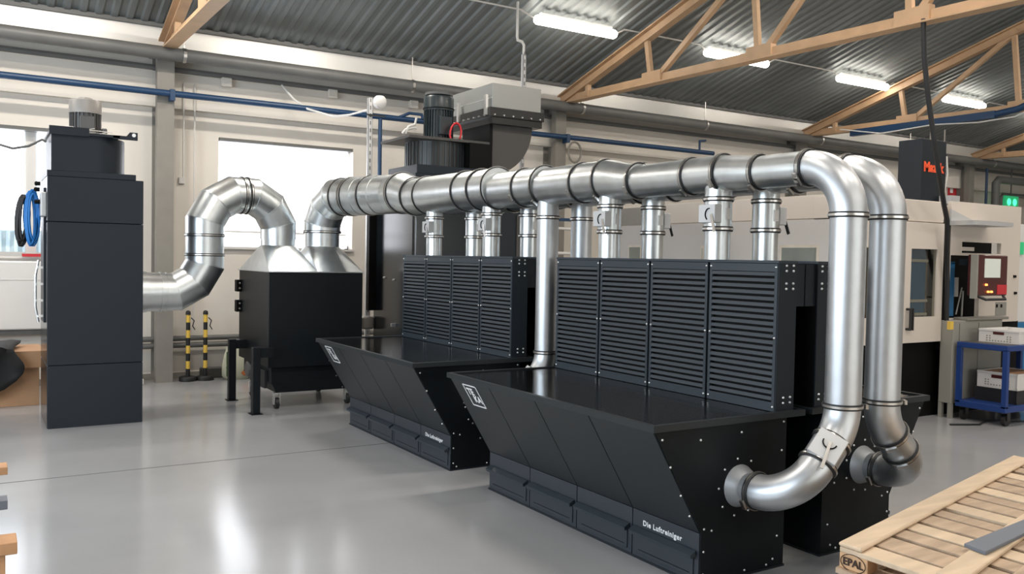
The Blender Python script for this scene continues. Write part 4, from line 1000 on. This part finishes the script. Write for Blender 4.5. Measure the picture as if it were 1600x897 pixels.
# signs on the wall far right
p = ony(1488, 303, YW-.02); t = thing('fire_sign', 'small red fire-equipment sign on the wall', 'sign', tuple(p))
MB().box(p.x-.17, p.x+.17, YW-.02, YW-.004, p.z-.25, p.z+.25).build('sign_plate', 'sign_red', t)
MB().box(p.x-.10, p.x+.02, YW-.024, YW-.02, p.z+.02, p.z+.19).build('pictogram', 'letter', t)
p = ony(1581, 316, 11.8); t = thing('exit_sign', 'glowing green emergency exit sign at the right edge', 'sign', tuple(p))
MB().box(p.x-.30, p.x+.30, 11.8, 11.86, p.z-.15, p.z+.15).build('sign_body', 'green_dark', t)
for d in (-.13, .13): MB().lathe((p.x+d, 11.8, p.z+.0), (0, -1, 0), [(0, .09), (.01, .08)], 14).build('lit_symbol', 'green', t)
MB().bar((p.x, 11.83, p.z+.15), (p.x, 11.83, zg), .02, .02).build('hanger', 'pipe_grey', t)
# grey vertical pipe bundle right
for i, (px, rr_, lab) in enumerate(((1556, .09, 'grey vertical pipe turning right under the eave near the exit sign'), (1564, .05, 'thinner grey vertical pipe beside the thick one near the exit sign'))):
    yq = 11.6+.3*i; p = ony(px, 290, yq); tag(MB().sweep([(p.x, yq, .0), (p.x, yq, 3.72-.3*i), (p.x+.12, yq, 3.82-.3*i), (p.x+3.5, yq, 3.85-.3*i)], rr_, 12).build('corner_pipe', 'pipe_grey', smooth=60, loc=(p.x, 11.6, 0)), lab, 'pipe')
p = ony(1541, 300, 11.8); tag(MB().sweep([(p.x, 11.8, 0), (p.x, 11.8, 4.1)], .03, 10).build('blue_drop_pipe', 'pipe_blue', loc=(p.x, 11.8, 0)), 'thin blue vertical pipe beside the far right column', 'pipe')
# workshop cabinet far right
t = thing('white_cabinet', 'pale cabinet with blue base at the right edge', 'cabinet', (13.2, 6.9, 0))
xw = ony(1590, 420, 6.9).x
MB().box(xw, xw+1.4, 6.9, 7.5, .9, 2.35).build('cabinet_body', 'white', t, bevel=.01)
MB().box(xw, xw+1.4, 6.88, 7.5, 0, .9).build('cabinet_base', 'blue_fixture', t)
p = ony(1596, 388, 6.89); MB().box(p.x-.05, p.x+.05, 6.88, 6.9, p.z-.09, p.z+.09).build('green_label', 'green_dark', t)

# ------------------------------------------------------------------ trolley with crates
kx0, kx1, ky0, ky1, kz = 9.33, 10.62, 5.0, 5.56, .87
t = thing('blue_trolley', 'blue steel workshop trolley on casters at the right edge', 'trolley', (kx0, ky0, 0))
MB().box(kx0, kx1, ky0, ky1, kz-.06, kz).build('top_shelf', 'blue', t, bevel=.004)
MB().box(kx0+.03, kx1-.03, ky0+.03, ky1-.03, kz, kz+.004).build('shelf_mat', 'duct_grey', t)
MB().box(kx0, kx1, ky0, ky1, .15, .22).build('bottom_shelf', 'blue', t, bevel=.004)
for x in (kx0+.025, kx1-.025):
    for y in (ky0+.025, ky1-.025): MB().box(x-.025, x+.025, y-.025, y+.025, .2, kz-.05).build('upright', 'blue', t)
for x in (kx0+.1, kx1-.1):
    for y in (ky0+.05, ky1-.05):
        c = MB().lathe((x, y-.02, .065), (0, 1, 0), [(0, .063), (.04, .063)], 18).build('caster', 'rubber', t, smooth=40)
        MB().prism([(y-.035, .06), (y-.035, .15), (y+.035, .15), (y+.035, .06), (y+.028, .06), (y+.028, .14), (y-.028, .14), (y-.028, .06)], x-.03, x+.03, 'x').build('fork', 'dark_metal', c)
def crate(label, x0, x1, y0, y1, z0, z1, m, holes=True):
    t = thing('plastic_crate', label, 'crate', (x0, y0, z0), 'crates on the blue trolley')
    w_ = .012
    MB().box(x0, x1, y0, y0+w_, z0, z1).box(x0, x1, y1-w_, y1, z0, z1).box(x0, x0+w_, y0+w_, y1-w_, z0, z1).box(x1-w_, x1, y0+w_, y1-w_, z0, z1).box(x0+w_, x1-w_, y0+w_, y1-w_, z0, z0+.01).build('shell', m, t)
    MB().box(x0-.008, x1+.008, y0-.008, y0, z1-.02, z1).box(x0-.008, x0, y0, y1, z1-.02, z1).box(x0, x1, y0, y0-.004, z0, z0+.02).build('rim', m, t)
    if holes:
        xc = x0; H = z1-z0
        ym = (y0+y1)/2
        MB().box(x0-.004, x0, ym-.06, ym+.06, z1-H*.38, z1-H*.18).build('hand_hole', 'panel_red', t)
        b = MB()
        for k in range(9):
            for j in range(3):
                yy = ym-.13+.032*k
                if abs(yy-ym) > .07 or j == 2: b.box(x0-.003, x0, yy-.007, yy+.007, z0+H*.45-.026*j, z0+H*.45-.026*j+.014)
        stuff(b.build('vent_holes', 'cabinet_grey', t))
    return t
crate('white perforated crate standing on the trolley top', 9.60, 10.18, 5.03, 5.47, kz+.004, kz+.15, 'crate_white')
crate('white crate on the lower trolley shelf, above the black one', 9.60, 10.18, 5.03, 5.47, .37, .55, 'crate_white')
crate('black crate at the bottom of the trolley', 9.58, 10.20, 5.02, 5.48, .22, .37, 'crate_black', False)
MB().box(9.62, 10.16, 5.05, 5.45, .53, .545).build('crate_fill', 'cardboard', bpy.data.objects['plastic_crate.001'])
tag(MB().sweep([(8.9, 5.35, .012), (9.2, 5.2, .012), (9.5, 5.3, .012), (9.8, 5.15, .012), (10.0, 4.85, .012), (10.4, 4.9, .012)], .01, 6).build('floor_cable', 'rubber', smooth=60, loc=(9.2, 5.2, 0)), 'thin dark cable lying on the floor beneath the trolley', 'cable')

# ------------------------------------------------------------------ bollards, bag
def bollard(px, label):
    p = ony(px, 588, 12.0); x, y = p.x, 11.98
    t = thing('barrier_post', label, 'barrier post', (x, y, 0), 'striped barrier posts')
    MB().lathe((x, y, 0), (0, 0, 1), [(0, .112), (.045, .112), (.06, .10), (.06, .03)], 24).build('rubber_base', 'rubber', t, smooth=40)
    n = 8; H = .88
    for k in range(n):
        MB().lathe((x, y, .06+k*(H-.06)/n), (0, 0, 1), [(0, .027), ((H-.06)/n, .027)], 14).build('stripe', 'rubber' if k % 2 == 0 else 'yellow', t, smooth=40)
    MB().lathe((x, y, H), (0, 0, 1), [(0, .027), (0, .034), (.04, .03), (.055, .012)], 14).build('cap', 'rubber', t, smooth=40)
    MB().sweep([(x+.03, y-.03, H-.04), (x+.07, y-.03, H-.08), (x+.05, y-.03, H-.15), (x+.08, y-.03, H-.2)], .007, 6).build('chain_hook', 'rubber', t, smooth=60)
    return t
bollard(293, 'yellow and black striped post nearest the column'); bollard(320, 'yellow and black striped post, right one of the pair')
tag(MB().box(2.62, 2.95, 12.12, 12.22, .0, .14).build('dark_block', 'duct_grey', loc=(2.8, 12.1, 0), bevel=.01), 'dark block behind the striped posts on the floor', 'block')
xb = ony(352, 560, 11.9).x; b = MB(); rings = []
for (z, wx, wy) in ((0, .15, .07), (.05, .2, .09), (.2, .21, .10), (.33, .18, .07), (.40, .15, .02), (.44, .16, .015)):
    rings.append([(xb+.16+wx*math.cos(a)*(1+.05*math.sin(5*a+z*9)), 11.9+wy*math.sin(a), z) for a in [i*PI/10 for i in range(20)]])
bg = thing('printed_bag', 'cream and green printed sack on the floor behind the collector box', 'bag', (xb+.16, 11.9, 0))
b.rings(rings).build('sack', 'bag', bg, smooth=60)
MB().lathe((xb+.05, 11.815, .17), (0, -1, 0), [(0, .06), (.006, .05)], 12).build('green_print', 'bag_green', bg)
MB().lathe((xb+.24, 11.815, .12), (0, -1, 0), [(0, .07), (.006, .06)], 12).build('orange_print', 'bag_orange', bg)
MB().box(xb+.0, xb+.05, 11.80, 11.84, .05, .38).build('green_edge', 'bag_green', bg)
tag(MB().box(1.35, 1.86, 11.85, 12.2, 0, .07).build('flat_case', 'frame', loc=(1.6, 12, 0), bevel=.005), 'flat pale case lying by the wall right of the tower', 'case')

# ------------------------------------------------------------------ pallets, lower right
ZP = .60
s0 = onz(1310, 846, ZP); s1 = onz(1583, 711, ZP)
u = (s1-s0).normalized(); Lp = (s1-s0).length
v = Vector((.02, -1, 0)).normalized()
def pt(a, b, z): q = s0+u*a+v*b; return (q.x, q.y, z)
def slab(b, a0, a1, b0, b1, z0, z1):
    vs = [pt(a, bb, z) for a in (a0, a1) for bb in (b0, b1) for z in (z0, z1)]
    return b.add(vs, [(0, 1, 3, 2), (4, 6, 7, 5), (0, 4, 5, 1), (2, 3, 7, 6), (0, 2, 6, 4), (1, 5, 7, 3)])
def make_pallet(label, zt, full):
    t = thing('wooden_pallet', label, 'pallet', (s0.x, s0.y, zt-.12), 'pallets stacked at the lower right')
    slab(MB(), 0, Lp, 0, .105, zt-.018, zt).build('edge_plank', 'wood_light', t, bevel=.006)
    if full:
        slab(MB(), 0.02, Lp, .40, .50, zt-.018, zt).build('middle_plank', 'wood_light', t, bevel=.004)
        slab(MB(), 0.25, Lp, .60, .70, zt-.018, zt+.0).build('middle_plank', 'wood', t, bevel=.004)
        slab(MB(), 0, Lp, 1.05, 1.15, zt-.018, zt).build('edge_plank', 'wood_light', t, bevel=.004)
    wds = [.125, .15, .11, .115, .14, .10, .12, .13, .10, .12, .14, .11, .12, .12, .12, .12]; a = 0.0; i = 0
    while a < Lp-.06 and i < len(wds):
        wd = min(wds[i], Lp-a)
        g = (.022, .036, .026, .034, .022, .055, .03)[i % 7]
        slab(MB(), a+.002, a+wd, 0.006, 1.15, zt-.037-random.uniform(0, .002), zt-.0185).build('slat', 'wood' if i % 3 else 'wood_light', t, bevel=.002)
        a += wd+g; i += 1
    ks = [0.002, Lp/2-.07, Lp-.15]
    for k, a in enumerate(ks):
        for bb in (.006, .5, 1.03):
            blk = slab(MB(), a, a+.10, bb, bb+.125, zt-.10, zt-.038).build('block', 'wood_block', t, bevel=.003)
        slab(MB(), a-.02, a+.12, 0, 1.15, zt-.12, zt-.10).build('bottom_board', 'wood', t)
    return t
tp = make_pallet('top wooden pallet at the lower right with a stamped corner block', ZP, True)
for k in range(1, 5):
    c = copy_tree(tp); c.location.z -= .12*k; c.location.x += (.012, -.01, .008, 0)[k-1]; c['label'] = ('second pallet from the top in the lower right stack', 'third pallet from the top in the lower right stack', 'fourth pallet from the top in the lower right stack', 'bottom pallet of the lower right stack')[k-1]

blk_c = Vector(pt(-.001, .0685, ZP-.069))
text('stamp', 'EPAL', .042, 'ink', tp, blk_c - u*.0015, v, (0, 0, 1), bold=.0008)
el = [blk_c - u*.001 + v*(.055*math.cos(a)) + Vector((0, 0, .034*math.sin(a))) for a in [i*PI/16 for i in range(33)]]
MB().sweep(el, .0016, 5).build('stamp_ring', 'ink', tp)
# loose grey board lying on the pallet
g0, g1, g2, g3 = [onz(x, y, ZP+.001) for x, y in ((1506, 855), (1540, 868), (1655, 812), (1640, 800))]
b = MB(); b.add([(p.x, p.y, z) for z in (ZP+.001, ZP+.016) for p in (g0, g1, g2, g3)], [(0, 1, 2, 3), (4, 5, 6, 7), (0, 1, 5, 4), (1, 2, 6, 5), (2, 3, 7, 6), (3, 0, 4, 7)])
tag(b.build('grey_board', 'grey_board', loc=(g0.x, g0.y, ZP+.001), bevel=.002), 'loose dark grey board lying on the top wooden pallet', 'board')
